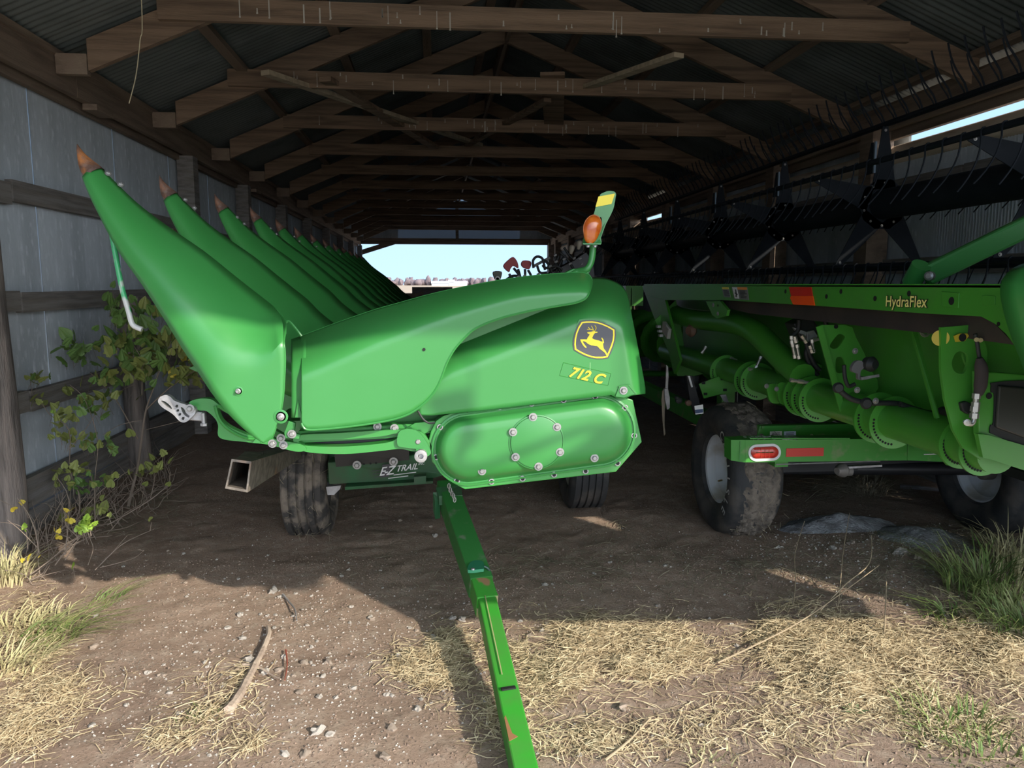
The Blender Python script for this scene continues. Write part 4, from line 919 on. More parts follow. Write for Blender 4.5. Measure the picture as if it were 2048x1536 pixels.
# near end divider (curved bright green panel at the frame's edge)
dv_t = [(2000, 574), (2010, 552), (2025, 538), (2048, 526), (2100, 508), (2170, 496)]
rows = []
ys0 = [570, 590, 620, 650, 690, 725, 760]
e_ = crv([(2003, 566, 0), (2002, 590, 0), (2008, 620, 0), (2016, 650, 0), (2030, 690, 0), (2044, 725, 0), (2060, 775, 0)], 3)
e_ = crv([(2060, 524, 0), (2030, 536, 0), (2012, 550, 0)], 4)[:-1] + [V((2004, 562, 0))] + e_[1:]
for p in e_:
    r = []
    for k in range(9):
        q = k / 8; r.append(AY(p.x + q * 260, p.y + (0 if p.y > 560 else -q * 60), 2.02 - .25 * math.sin(q * PI / 2)))
    rows.append(r)
dvp = part('crop_divider', G().grid(rows), GREEN, gr, smooth=60, solid=.006, label='bright curved end divider at the right edge')
bot_ = [(1.55, 1.35, 1.32), (1.80, 1.93, 1.0), (3.4, 1.93, .95), (3.5, 1.55, 1.05), (2.3, 1.25, 1.30)]
g = G().grid([[V((x, y, z)) for x, y, z in bot_], [V((x, y, 1.62)) for x, y, z in bot_], [V((x * .97 + .06, y * .95 + .06, 2.05)) for x, y, z in bot_]], True)
g.add([V(p) for p in bot_], [(0, 1, 2, 3, 4)]); g.add([V((x * .97 + .06, y * .95 + .06, 2.05)) for x, y, z in bot_], [(0, 1, 2, 3, 4)])
part('divider_shade_block', g, GREEN, gr, smooth=50, bevel=.02)  # unseen divider block, shaped for the shade it throws on the ground
plY('upper_end_sheet', [(1958, 655), (2070, 680), (2070, 755), (1955, 744)], 2.52, .01, GREEN3)
# reel arm: bright green tube rising to the right
ra = part('reel_arm', G().beam(AX(1850, 552, 1.98), AX(2090, 435, 2.45), .05, .085), GREEN, gr, smooth=0, bevel=.012, label='green reel arm rising to the right')
part('arm_stub', G().tube([AX(1823, 566, 1.95), AX(1843, 530, 1.95)], .038, 16), GREEN, gr)
part('arm_pin', G().lathe(AX(1862, 552, 1.93), (-1, -.6, 0), [(.018, 0), (.018, .02), (.010, .024)], 14), BOLT, gr)
# left (far) side of the back: slanted plate with cut-outs, bent square tube
plX('side_plate', [(1284, 572), (1296, 570), (1330, 600), (1345, 660), (1360, 720), (1348, 748), (1336, 700), (1310, 640)], BX + .05, .02, GREEN3)
plY('v_plate', [(1310, 640), (1352, 600), (1368, 690), (1378, 716), (1392, 716), (1420, 690), (1432, 640), (1460, 640), (1440, 720), (1412, 745), (1388, 752), (1355, 752), (1345, 720)], 6.05, .012, GREEN3)
part('bent_tube', G().tube(crv([AX(1328, 606, 1.98), AX(1350, 628, 1.98), AX(1400, 640, 1.98), AX(1465, 646, 1.98), AX(1510, 664, 1.98), AX(1560, 712, 1.98), AX(1605, 752, 1.98)], 5), .072, 12), GREEN3, gr, smooth=60, label='bent green brace tube')
plX('beam_gusset', [(1411, 602), (1440, 602), (1455, 620), (1452, 632), (1434, 637), (1424, 630)], BX + .01, .02, GREEN3, bevel=.003)
for q in ((1427, 610), (1436, 627)): boltX(q, BX + .008, gr)
plY('slotted_plate', [(1398, 768), (1440, 752), (1484, 736), (1488, 760), (1486, 782), (1450, 786), (1408, 797)], 5.0, .014, GREEN3, label='flat plate with four square slots')
for q in ((1407, 766), (1445, 758), (1411, 788), (1450, 780)): part('square_slot', G().box(AY(q[0], q[1], 4.997), (.026, .002, .018)), DARKH, gr, smooth=0)
plY('cylinder_mount', [(1563, 722), (1600, 720), (1606, 745), (1600, 758), (1570, 752)], 4.1, .1, GREEN3, curve=True, bevel=.004)
plY('cylinder_mount', [(1600, 722), (1640, 728), (1650, 745), (1640, 765), (1612, 750)], 4.0, .08, GREEN3, curve=True, bevel=.004)
# valve block, fittings and hoses
HYD = mat('hydraulic_silver', (.48, .46, .42), .35, .7)
vb = part('valve_block', G().prism(PY([(1588, 648), (1612, 636), (1628, 640), (1640, 660), (1632, 676), (1612, 684), (1600, 676)], 3.9), (0, .12, 0)), BLACK, gr, smooth=0, bevel=.006, label='black and silver hydraulic valve block')
part('valve_plate', G().prism(PY([(1613, 664), (1628, 660), (1636, 672), (1630, 684), (1615, 682)], 3.88), (0, .03, 0)), CAST, vb, smooth=0, bevel=.003)
part('valve_fin', G().prism(PY([(1587, 655), (1613, 664), (1612, 672), (1594, 664)], 3.87), (0, .02, 0)), CAST, vb, smooth=0)
def fit(pts, Y, r, m=HYD, nm='fitting'): part(nm, G().tube(PY(pts, Y), r, 10).lathe(AY(*pts[0], Y), AY(*pts[1], Y) - AY(*pts[0], Y), [(r * 1.35, -.004), (r * 1.35, .014)], 6).lathe(AY(*pts[-1], Y), AY(*pts[-2], Y) - AY(*pts[-1], Y), [(r * 1.35, -.004), (r * 1.35, .014)], 6), m, gr, smooth=40)
for P, Y in (([(1583, 673), (1584, 686)], 3.85), ([(1585, 688), (1590, 715)], 3.85), ([(1594, 690), (1598, 716)], 3.85), ([(1589, 674), (1592, 684)], 3.85), ([(1624, 680), (1627, 704)], 3.85), ([(1626, 680), (1640, 678), (1650, 674)], 3.85), ([(1604, 672), (1612, 684)], 3.84), ([(1620, 692), (1624, 704)], 3.84),
             ([(1582, 760), (1600, 763)], 3.75), ([(1602, 763), (1628, 768)], 3.75), ([(1512, 736), (1522, 714)], 4.5), ([(1498, 738), (1526, 742)], 4.5), ([(1404, 706), (1412, 694)], 5.2), ([(1462, 716), (1472, 721)], 5.0)): fit(P, Y, .009)
def hoseY(pts, Y, r=.012, nm='hose', m=RUBBER): part(nm, G().tube(crv(PY(pts, Y), 6), r, 10), m, gr, smooth=60)
hoseY([(1598, 640), (1596, 660), (1584, 672)], 3.87); hoseY([(1612, 684), (1618, 705), (1630, 730), (1640, 740)], 3.86); hoseY([(1622, 686), (1612, 705), (1622, 735), (1636, 750)], 3.87); hoseY([(1650, 674), (1654, 660), (1650, 642)], 3.85)
hoseY([(1688, 730), (1690, 755), (1697, 772), (1710, 768)], 3.2, .009)
hoseY([(1674, 775), (1690, 790), (1708, 800), (1740, 806), (1780, 806), (1800, 808)], 3.05, .012); hoseY([(1800, 808), (1830, 818), (1860, 826), (1890, 822)], 3.0, .012)
for q, r_ in (((1675, 775), .024), ((1731, 806), .026), ((1884, 826), .030)): part('grommet', G().lathe(AY(*q, 3.04 if q[0] < 1800 else 2.9), (-.2, -1, 0), [(r_ * .9, 0), (r_, .01), (r_ * .7, .022)], 18), RUBBER, gr)
hoseY([(1950, 668), (1954, 684), (1957, 705), (1960, 722)], 2.39, .007, 'thin_line')
part('hose_sleeve', G().tube(crv(PY([(1959, 716), (1963, 745), (1960, 775), (1955, 790)], 2.38), 5), [.010, .013, .017, .020, .021, .021, .021, .021, .021, .021, .020, .018, .017, .016, .014, .012], 12), mat('fabric_sleeve', (.05, .04, .038), .9), gr, smooth=60, label='black fabric hose sleeve')
fit([(1953, 789), (1951, 812)], 2.38, .010); fit([(1950, 815), (1948, 834)], 2.38, .011); part('elbow', G().tube(crv(PY([(1948, 832), (1947, 842), (1942, 848), (1933, 846)], 2.38), 4), .009, 10), HYD, gr, smooth=60); part('elbow_nut', G().lathe(AY(1933, 844, 2.38), (-.4, -1, 0), [(.012, 0), (.012, .012), (.006, .013)], 10), HYD, gr)
for q in ((1952, 679), (1960, 680)): part('clamp', G().lathe(AY(q[0], q[1], 2.39), (-.5, -1, 0), [(.008, 0), (.008, .01)], 8), mat('brass', (.5, .4, .2), .3, .8), gr)
part('sensor_body', G().prism(PY([(1922, 806), (1934, 803), (1944, 808), (1946, 822), (1936, 829), (1926, 822)], 2.445), (0, .03, 0)), RUBBER, gr, smooth=0, bevel=.004)
# lock lever assembly mid way
part('lock_lever', G().prism(PY(crv2([(1704, 735), (1712, 723), (1724, 722), (1728, 735), (1722, 742), (1722, 753), (1736, 754), (1738, 758), (1718, 760), (1716, 748), (1706, 744)], 3), 3.15), (0, .02, 0)), mat('lever_grey', (.28, .26, .27), .4, .5), gr, smooth=30, bevel=.003, label='grey lock lever')
part('lever_knob', G().lathe(AY(1740, 728, 3.15), (.3, -1, 0), [(.03, -.02), (.035, .01), (.02, .03)], 18), RUBBER, gr)
part('lever_rod', G().beam(AY(1722, 757, 3.13), AY(1758, 751, 3.13), .006, .012), CAST, gr, smooth=0)
for q, Y in (((1710, 702), 3.2), ((1714, 780), 3.05), ((1751, 802), 3.0), ((1820, 700), 3.3), ((1533, 772), 4.1), ((1553, 778), 4.0), ((1612, 770), 3.8)): bolt(q, Y, gr)
part('shackle', G().tube(crv(PY([(1839, 660), (1850, 656), (1859, 664), (1852, 671), (1843, 666), (1839, 660)], 2.9), 4), .006, 8), HYD, gr, smooth=60)
part('shackle', G().lathe(AY(1849, 664, 2.9), (0, -1, .2), [(.022, 0), (.022, .006), (.016, .006), (.016, 0)], 16, False), HYD, gr)
# control box, label tag, wire knife, strap
cb = part('control_module', G().box(AX(1333, 660, BX + .03), (.03, .16, .085), Matrix.Rotation(.35, 3, 'X')), mat('module_grey', (.42, .40, .36), .6), gr, smooth=0, bevel=.004, label='grey control module with sockets')
for k in range(3): part('socket', G().box(AX(1317 + k * 2.2, 653 + k * 9, BX + .0), (.03, .05, .022)), CAST, cb, smooth=0, bevel=.003)
part('module_label', G().box(AX(1336, 655, BX + .012), (.002, .09, .016), Matrix.Rotation(.35, 3, 'X')), WHT, cb, smooth=0)
part('connector', G().lathe(AX(1386, 661, 1.95), (-1, -.5, 0), [(.04, 0), (.05, .02), (.03, .05)], 14), mat('brown_connector', (.16, .09, .06), .6), gr)
plY('support_leg', [(1373, 752), (1384, 752), (1398, 800), (1402, 830), (1392, 830), (1380, 800)], 5.0, .04, BLACK)
part('hanging_strap', G().prism(PY([(1325, 782), (1329, 775), (1330, 800), (1329, 850), (1331, 868), (1328, 872), (1325, 840), (1323, 800)], 5.0), (0, .006, 0)), mat('tan_strap', (.22, .18, .13), .9), gr, smooth=0, label='tan strap hanging')
part('strap_buckle', G().prism(PY([(1329, 778), (1336, 776), (1340, 795), (1340, 816), (1335, 820), (1330, 800)], 4.98), (0, .02, 0)), CAST, gr, smooth=0, bevel=.003)
part('buckle_handle', G().prism(PY([(1333, 730), (1336, 733), (1337, 748), (1336, 778), (1331, 778), (1332, 755)], 4.99), (0, .012, 0)), CAST, gr, smooth=0)
tagp = part('hanging_tag', G().prism(PY([(1389, 812), (1406, 809), (1407, 827), (1391, 829)], 4.45), (0, .003, 0)), WHT, gr, smooth=0, label='small white and blue tag')
part('tag_band', G().prism(PY([(1390, 820), (1406, 818), (1406.5, 825), (1391, 827)], 4.447), (0, .002, 0)), mat('dark_blue', (.03, .06, .14), .5), tagp, smooth=0)
plY('white_bar', [(1376, 752), (1380, 752), (1386, 774), (1383, 775)], 4.95, .01, WHT); plY('bright_plate', [(1440, 790), (1452, 789), (1458, 806), (1448, 803)], 4.9, .005, CAST)
for q, r_ in (((1356, 800), .022), ((1352, 795), .012), ((1375, 805), .02)): part('pulley', G().lathe(AY(*q, 5.0), (0, -1, 0), [(r_, 0), (r_, .03), (r_ * .5, .035)], 14), mat('brown_connector', (.16, .09, .06)) if r_ == .02 else RUBBER, gr)
# ---- reel
RXc, RZc, RR = 3.0, 2.13, .52
RY0, RY1 = 2.2, 12.4
part('reel_tube', G().tube([(RXc, RY0, RZc), (RXc, RY1, RZc)], .10, 20), BLUEST, gr, smooth=60)
angs = [math.radians(a) for a in (92, 162, 234, 306, 20)]
def tine(style, s=1):
    if style == 0: P = [(0, 0, 0), (-.035, -.01, .06), (-.085, 0, .13), (-.125, .0, .20), (-.145, .005, .27)]
    else: P = [(0, 0, 0), (.0, 0, .02), (-.02, 0, .005), (-.025, -.01, -.05), (-.05, -.02, -.13), (-.10, -.03, -.21), (-.15, -.03, -.27)]
    return G().tube(crv([V(p) for p in P], 2), .0058 if style == 0 else .0045, 5)
TM = {0: mk('reel_tine', tine(0), BLUEST, smooth=60), 1: mk('reel_tine', tine(1), BLUEST, smooth=60)}
SPY = [3.42, 4.87, 6.32, 7.77, 9.2, 10.7, 12.1]
for bi, a in enumerate(angs):
    bx_, bz = RXc + RR * math.cos(a), RZc + RR * math.sin(a)
    b_ = part('tine_bar', G().tube([(bx_, RY0, bz), (bx_, RY1, bz)], .017, 10), BLUEST, gr, smooth=60)
    if bi == 0:
        part('bar_strip', G().bb((bx_ - .03, RY0, bz - .012), (bx_ + .03, RY1, bz - .004)), BLUEST, gr, smooth=0)
    y = RY0 + .06; k = 0; rest = G()
    st = 0 if bi == 0 else 1
    while y < RY1:
        lim = (78, 78, 50, 0, 30)[bi]
        if k < lim:
            inst('reel_tine', TM[st], b_, (bx_, y, bz), (random.uniform(-.05, .05), random.uniform(-.06, .06), 0))
            if bi == 0 and y < 7: inst('reel_tine', TM[st], b_, (bx_ + .015, y + .035, bz - .012), (0, random.uniform(-.03, .03), 0), .75)
        else: rest.tube([(bx_, y, bz), (bx_ - .05, y, bz - .12 if st else bz + .12), (bx_ - .12, y, bz - .26 if st else bz + .26)], .0045, 4)
        y += .131; k += 1
    if rest.v: tag(part('reel_tine', rest, BLUEST, b_, smooth=60), kind='stuff')
def spider(Y):
    g = G()
    for a in angs:
        c, s_ = math.cos(a), math.sin(a); n_ = V((-s_, 0, c)); d = V((c, 0, s_)); ce = V((RXc, Y, RZc))
        g.prism([ce + n_ * .085 + d * .10, ce + d * (RR - .01) + n_ * .018, ce + d * (RR - .01) - n_ * .018, ce - n_ * .085 + d * .10], (0, .006, 0))
    g.lathe((RXc, Y, RZc), (0, 1, 0), [(.001, 0), (.17, 0), (.17, .007), (.001, .007)], 10)
    o = part('reel_spider', g, BLUEST, gr, smooth=0)
    for k in range(10):
        a = 2 * PI * k / 10 + .3; inst('bolt', BOLTS, o, (RXc + .14 * math.cos(a), Y - .002, RZc + .14 * math.sin(a)), None, .9)
    for a in angs: inst('bolt', BOLTS, o, (RXc + (RR - .04) * math.cos(a), Y - .002, RZc + (RR - .04) * math.sin(a)))
for Y in SPY: spider(Y)
# offset control plates standing between the top bar and the next one
for k, (xa, y0_, y1_) in enumerate(((1748, 285, 346), (1556, 345, 392), (1430, 386, 425), (1342, 414, 447))):
    xw = 2.70; top = AX(xa - 2, y0_, xw); bot = AX(xa, y1_, xw)
    part('control_plate', G().prism([top, top + V((.0, .02, .0)), bot + V((0, .10, -.0)), bot], (.008, 0, 0)), BLUEST, gr, smooth=0)
    part('control_edge', G().bb((bot.x - .006, bot.y - .006, bot.z), (bot.x + .006, bot.y + .006, top.z)), mat('blue_grey_edge', (.16, .22, .28), .3, .3), gr, smooth=0)
# auger behind, sheet of far end
part('platform_auger', G().tube([(2.75, 2.3, .95), (2.75, 12.2, .95)], .2, 16), GREEN3, gr, smooth=60)
g = G(); n = 0
rows = []
for i in range(220):
    a = i * .42; y = 2.4 + i * .045; rows.append([V((2.75 + r_ * math.cos(a), y, .95 + r_ * math.sin(a))) for r_ in (.2, .31)])
part('auger_flighting', G().grid(rows), GREEN3, gr, smooth=60, solid=.004)
part('knife_bar', G().bb((3.38, 2.2, .52), (3.48, 12.2, .545)), BLACK, gr, smooth=0)
part('far_end_sheet', G().prism([V((2.0, 12.25, .7)), V((3.4, 12.25, .5)), V((3.4, 12.25, .9)), V((2.4, 12.25, 1.6)), V((2.0, 12.25, 1.6))], (0, .02, 0)), GREEN3, gr, smooth=0)
part('support_foot', G().bb((2.1, 5.3, .45), (2.2, 5.4, .95)), GREEN3, gr, smooth=0); part('support_foot', G().bb((2.1, 10.0, .45), (2.2, 10.1, .95)), GREEN3, gr, smooth=0)

# ================================================================ CART under the grain header
gc = root('header_cart', (2.8, 5.0, 0), 'green cart with a muddy white-rimmed tyre and red tail light under the grain platform', 'trailer')
w1 = wheel(gc, (1.93, 4.62, .405), .42, .32, .222, TYRE2, RIM, -1, False, lab='muddy near wheel with a white rim')
# mud-caked tread of the near tyre
bm = bmesh.new(); g = G(); rows = []
NR, NA = 26, 150
for j in range(NR + 1):
    s = j / NR; x = 1.93 - .125 + .275 * s; r = []
    for i in range(NA):
        a = 2 * PI * i / NA
        base_r = .418 - .05 * abs(2 * s - 1) ** 4
        p = V((x, 4.62 + math.cos(a) * base_r, .405 + math.sin(a) * base_r))
        h = .010 + .022 * max(0, noise.noise(p * 16)) + .012 * noise.noise(p * 38) - .012 * (abs(noise.noise(p * 14 + V((5, 5, 5)))) < .06)
        if s < .03 or s > .97: h = -.004
        r.append(V((x, 4.62 + math.cos(a) * (base_r + h), .405 + math.sin(a) * (base_r + h))))
    rows.append(r)
part('mud_tread', G().grid(rows, True), MUD, w1, smooth=50, label='mud-caked tread')
for i, ch in enumerate('CARLISLE'):
    a = math.radians(56 - i * 12.5); rr = .312; xs_ = 1.93 - .16 * 1.055
    p = V((xs_, 4.62 - math.cos(a) * rr, .405 + math.sin(a) * rr))
    rad = V((0, -math.cos(a), math.sin(a))); tan_ = V((0, -math.sin(a), -math.cos(a)))
    text('tyre_lettering', ch, p, tan_, rad, .078, mat('worn_white', (.55, .55, .53), .8), w1, ext=.006, nrm=(-1, 0, 0), off=.012)
part('valve_stem', G().tube([(1.93 - .09, 4.62 - .03, .335), (1.93 - .12, 4.62 - .045, .335)], .006, 8), mat('brass', (.5, .4, .2)), w1)
w2 = wheel(gc, (3.62, 4.45, .40), .42, .30, .215, TYRE2, RIM, -1, False, lab='dark right-hand wheel seen below the end sheet')
part('hub', G().lathe((3.62 - .02, 4.45, .40), (-1, 0, 0), [(.07, 0), (.07, .06), (.045, .07), (.045, .12)], 16), mat('dusty_hub', (.2, .18, .15), .8), w2)
wheel(gc, (1.95, 9.8, .41), .41, .3, .22, TYRE2, RIM); wheel(gc, (3.6, 9.8, .41), .41, .3, .22, TYRE2, RIM)
Yb = 3.98
bb_ = [(1462, 880), (1492, 880), (1500, 876.5), (1815, 877), (1815, 922), (1500, 925), (1490, 924), (1462, 921)]
bmp = part('bumper_beam', G().prism([AY(1490, 880, Yb), AY(1815, 877, Yb), AY(1815, 921, Yb), AY(1490, 925, Yb)], (0, .12, 0)), GREEN4, gc, smooth=0, bevel=.004, label='rear bumper beam with tail light')
part('bumper_end', G().prism([AY(1462, 880, Yb + .02), AY(1490, 880, Yb - .002), AY(1490, 925, Yb - .002), AY(1462, 921, Yb + .02)], (0, .1, 0)), GREEN4, gc, smooth=0)
part('bumper_extension', G().prism([AY(1815, 877, Yb + .015), AY(1990, 880, Yb + .015), AY(1990, 928, Yb + .015), AY(1815, 921, Yb + .015)], (0, .09, 0)), GREEN4, gc, smooth=0, bevel=.003)
part('bumper_flange', G().prism([AY(1500, 876, Yb), AY(1700, 876, Yb), AY(1700, 874, Yb + .25), AY(1515, 874, Yb + .25)], (0, 0, -.006)), GREEN4, gc, smooth=0)
part('light_bezel', G().prism(PY(stadium((1514, 906), (1545, 904.5), 17), Yb - .006), (0, .008, 0), [PY(stadium((1514, 906), (1545, 904.5), 12), Yb - .006)]), WHT, bmp, smooth=30, bevel=.002)
part('tail_light', G().grid([PY(stadium((1513, 905.5), (1546, 904.5), r), Yb - h) for r, h in ((12, .002), (10.5, .013), (7, .017), (1, .018))], True), REDL, bmp, smooth=50, label='oval red tail light')
for k in range(3): part('lens_rib', G().beam(AY(1522 + k * 8, 895, Yb - .018), AY(1522 + k * 8, 915, Yb - .018), .002, .002), REDR, bmp, smooth=0)
part('reflector', G().prism(PY([(1573, 897), (1648, 895.5), (1647, 912), (1572, 914)], Yb - .003), (0, .003, 0)), REDR, bmp, smooth=0, label='red reflector strip')
part('bumper_seam', G().box(AY(1480, 902, Yb - .003), (.004, .002, .11)), GREEN2, bmp, smooth=0)
# inner cross member with two paper labels, chain and lower plate
part('cross_member', G().prism([AY(1520, 852, 4.3), AY(1815, 849, 4.3), AY(1815, 880, 4.3), AY(1512, 880, 4.3)], (0, .05, 0)), GREEN4, gc, smooth=0, bevel=.003)
part('member_lip', G().prism([AY(1524, 852, 4.28), AY(1700, 848, 4.28), AY(1700, 853, 4.28), AY(1524, 858, 4.28)], (0, .05, 0)), GREEN4, gc, smooth=0)
for x0, x1, m_ in ((1540, 1564, mat('paper_label', (.85, .80, .70), .7)), (1568, 1592, mat('paper_label_blue', (.72, .78, .90), .7))):
    lb_ = part('paper_label', G().prism(PY([(x0, 863), (x1, 862.5), (x1, 874), (x0, 875)], 4.297), (0, .002, 0)), m_, gc, smooth=0)
    for k in range(3): part('print_line', G().box(AY((x0 + x1) / 2, 866 + k * 3, 4.2955), (.05, .001, .003)), BLACK if k < 2 else RUST, lb_, smooth=0)
part('grease_cap', G().lathe(AY(1623, 872, 4.27), (0, -1, 0), [(.012, 0), (.010, .01)], 12), mat('ivory', (.7, .65, .45), .5), gc)
part('frame_rail', G().beam((2.0, 4.1, .60), (2.0, 9.9, .60), .08, .12), GREEN4, gc, smooth=0); part('frame_rail', G().beam((3.4, 4.1, .60), (3.4, 9.9, .60), .08, .12), GREEN4, gc, smooth=0)
part('axle', G().tube([(1.95, 4.62, .405), (3.55, 4.45, .40)], .04, 12), BLACK, gc); part('axle', G().tube([(1.95, 9.8, .405), (3.6, 9.8, .40)], .04, 12), GREEN4, gc)
part('axle_tube', G().bb((2.15, 4.5, .40), (3.4, 4.6, .50)), BLACK, gc, smooth=0)
part('hitch_ball', G().lathe(AY(1685, 940, 4.2), (-1, -.4, 0), [(.012, -.03), (.035, -.02), (.045, 0), (.035, .03), (.02, .05)], 16), mat('dusty_steel', (.24, .22, .20), .6, .4), gc); part('hitch_stub', G().tube([AY(1685, 942, 4.2), AY(1702, 942, 4.2)], .03, 12), mat('dusty_steel', (.24, .22, .20)), gc)
part('hitch_bar', G().beam(AY(1692, 934, 4.2), AY(1762, 930, 4.15), .04, .012), CAST, gc, smooth=0)
part('cable_line', G().tube(PY([(1552, 929), (1700, 924), (1760, 922)], 4.0), .004, 6), CAST, gc)
sw = part('maker_mark', G().lathe(AY(1892, 905, Yb + .008), (0, -1, 0), [(.030, 0), (.030, .002)], 22), mat('dark_red_mark', (.3, .03, .03), .5), gc)
part('maker_mark_peak', G().prism(PY([(1868, 907), (1888, 895), (1894, 903), (1900, 892), (1904, 907)], Yb + .003), (0, .002, 0)), WHT, sw, smooth=0)
part('maker_mark_line', G().prism(PY([(1848, 908), (1884, 907), (1884, 909), (1848, 910)], Yb + .010), (0, .002, 0)), WHT, sw, smooth=0)
# debris on top of the bumper
g = G()
for k in range(70):
    p = AY(random.uniform(1495, 1600), 879, Yb) + V((0, random.uniform(-.01, .08), random.uniform(0, .006))); a = random.uniform(0, PI); d = V((math.cos(a), math.sin(a) * .5, random.uniform(-.1, .2))) * random.uniform(.006, .02)
    g.tube([p - d, p + d], .0016, 3)
tag(part('chaff', g, mat('chaff_grey', (.35, .36, .33), .9), gc, smooth=0), kind='stuff')
# ================================================================ GROUND CLUTTER
def gz(p, dz=0.0): return V((p[0], p[1], gh(p[0], p[1]) + dz))
STONE = mat('pale_stone', (.46, .42, .37), .9, c2=(.33, .29, .25), sc=12, bump=.4)
STONE2 = mat('tan_stone', (.36, .29, .23), .9, c2=(.28, .22, .17), sc=12, bump=.4)
def stone_mesh(seed, m):
    g = G().blob((0, 0, 0), (1, .78, .55), 2, seed, .75); return mk('stone', g, m, smooth=40)
SM = [stone_mesh(i, STONE if i % 3 else STONE2) for i in range(7)]
rs = random.Random(3)
spots = [(480, 1230, .018), (486, 1278, .02), (745, 1240, .018), (657, 1328, .026), (610, 1330, .018), (320, 1348, .018), (295, 1340, .016), (340, 1385, .014), (183, 1445, .02), (370, 1165, .015), (545, 1180, .03), (560, 1190, .017), (685, 1240, .015), (740, 1237, .016), (600, 1388, .02), (638, 1395, .016), (635, 1468, .028), (570, 1510, .018), (610, 1508, .02), (660, 1475, .015), (455, 1255, .018), (493, 1255, .014), (190, 1225, .017), (120, 1375, .016), (187, 1282, .02), (708, 1377, .018), (800, 1318, .02), (770, 1515, .02), (785, 1460, .018), (835, 1420, .02), (868, 1280, .02), (925, 1242, .022), (905, 1238, .018), (1125, 1283, .022), (1060, 1278, .02), (1083, 1268, .018), (1245, 1418, .026), (1040, 1246, .016), (870, 1068, .02), (800, 1038, .02), (862, 1052, .016), (1090, 1165, .02), (1220, 1120, .018), (1330, 1128, .018), (500, 1325, .03), (530, 1350, .024), (560, 1345, .02), (425, 1300, .017), (505, 1340, .02), (1665, 1110, .03), (1700, 1106, .03), (1800, 1130, .04), (1830, 1137, .03), (1875, 1092, .03), (1560, 1100, .02)]
for k in range(150):
    spots.append((rs.uniform(120, 1500), 1100 + 430 * rs.random() ** 1.2, rs.uniform(.006, .013)))
for k in range(60):
    spots.append((rs.gauss(600, 120), rs.gauss(1290, 70), rs.uniform(.006, .015)))
for x, y, r in spots:
    if y < 1090 and x > 1300: pass
    p = gz(AZ(x, min(y, 1700)), r * .2); inst('stone', rs.choice(SM), floor, p, (rs.uniform(-.3, .3), rs.uniform(-.3, .3), rs.uniform(0, 6)), r * rs.uniform(.85, 1.1) * .95)
g = G()
tet = [(1, 0, 0), (-.5, .8, 0), (-.5, -.8, 0), (0, 0, .8)]
def gravel(n, fx, fy, smin, smax):
    for k in range(n):
        p = gz((fx(), fy())); s = rs.uniform(smin, smax); a = rs.uniform(0, 6.3); c, sn_ = math.cos(a), math.sin(a); o = len(g.v)
        g.v += [p + V(((q[0] * c - q[1] * sn_) * s, (q[0] * sn_ + q[1] * c) * s, q[2] * s * rs.uniform(.6, 1.2))) for q in tet]; g.f += [(o, o + 1, o + 3), (o + 1, o + 2, o + 3), (o + 2, o, o + 3)]
gravel(2600, lambda: rs.uniform(-2.3, 1.6), lambda: rs.uniform(1.9, 6.5), .002, .006)
gravel(1500, lambda: rs.gauss(-.7, .45), lambda: rs.gauss(2.9, .5), .003, .008)
gravel(900, lambda: rs.gauss(2.7, .5), lambda: rs.gauss(4.0, .35), .004, .011)
tag(part('loose_gravel', g, STONE, smooth=0), 'scatter of small pale gravel pressed into the bare dirt', 'gravel', kind='stuff')
g = G(); gravel(13000, lambda: rs.uniform(-2.6, 3.8), lambda: rs.uniform(1.9, 4.4), .003, .009)
tag(part('dirt_crumbs', g, mat('dirt_crumb', (.25, .18, .135), .95, c2=(.17, .12, .09), sc=8), smooth=0), 'fine crumbled clods of brown dirt over the sunlit apron', 'dirt', kind='stuff')

# straw
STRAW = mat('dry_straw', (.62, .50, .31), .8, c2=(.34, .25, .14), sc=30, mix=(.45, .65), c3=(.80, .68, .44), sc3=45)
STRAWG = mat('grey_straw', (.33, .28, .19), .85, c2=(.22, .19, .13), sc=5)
def straws(name, blobs, m, label, n, lmin=.03, lmax=.12, wd=.0015, lift=.03, ang=None, seed=1):
    """blobs: (px, py, rx, ry) elliptical patches traced on the ground"""
    r_ = random.Random(seed); g = G(); tot = sum(b[2] * b[3] for b in blobs)
    for bx0, by0, rx, ry in blobs:
        for k in range(int(1.9 * n * rx * ry / tot)):
            t_ = r_.uniform(0, 2 * PI); q = abs(r_.gauss(0, .62)) ** .8 * 1.15; px = bx0 + rx * q * math.cos(t_); py = by0 + ry * q * math.sin(t_)
            if py < 700: continue
            c = gz(AZ(px, py))
            if noise.noise(V((c.x * 3.5, c.y * 3.5, seed))) < -.12 - .25 * (1 - q) and r_.random() < .8: continue
            a = r_.gauss(ang, .8) if ang is not None else r_.uniform(0, PI); L_ = r_.uniform(lmin, lmax) / 2
            dz = r_.uniform(-.25, .25); d = V((math.cos(a), math.sin(a), 0)) * L_; h = r_.random() ** 2 * lift * max(.1, 1 - q * .7) + .003
            sd_ = V((-math.sin(a), math.cos(a), r_.uniform(-.5, .5))).normalized() * wd * r_.uniform(.6, 1.4); bend = V((-math.sin(a), math.cos(a), 0)) * L_ * r_.uniform(-.25, .25) + V((0, 0, L_ * r_.uniform(-.02, .16)))
            A = c - d + V((0, 0, max(0, h - dz * L_))); B = c + V((0, 0, h)) + bend; C_ = c + d + V((0, 0, max(0, h + dz * L_)))
            g.add([A - sd_, A + sd_, B + sd_, B - sd_, C_ + sd_, C_ - sd_], [(0, 1, 2, 3), (3, 2, 4, 5)])
    me = bpy.data.meshes.new(name); me.from_pydata(g.v, [], g.f); me.materials.append(m); o = bpy.data.objects.new(name, me); link(o, None, (0, 0, 0)); return tag(o, label, 'straw', kind='stuff')
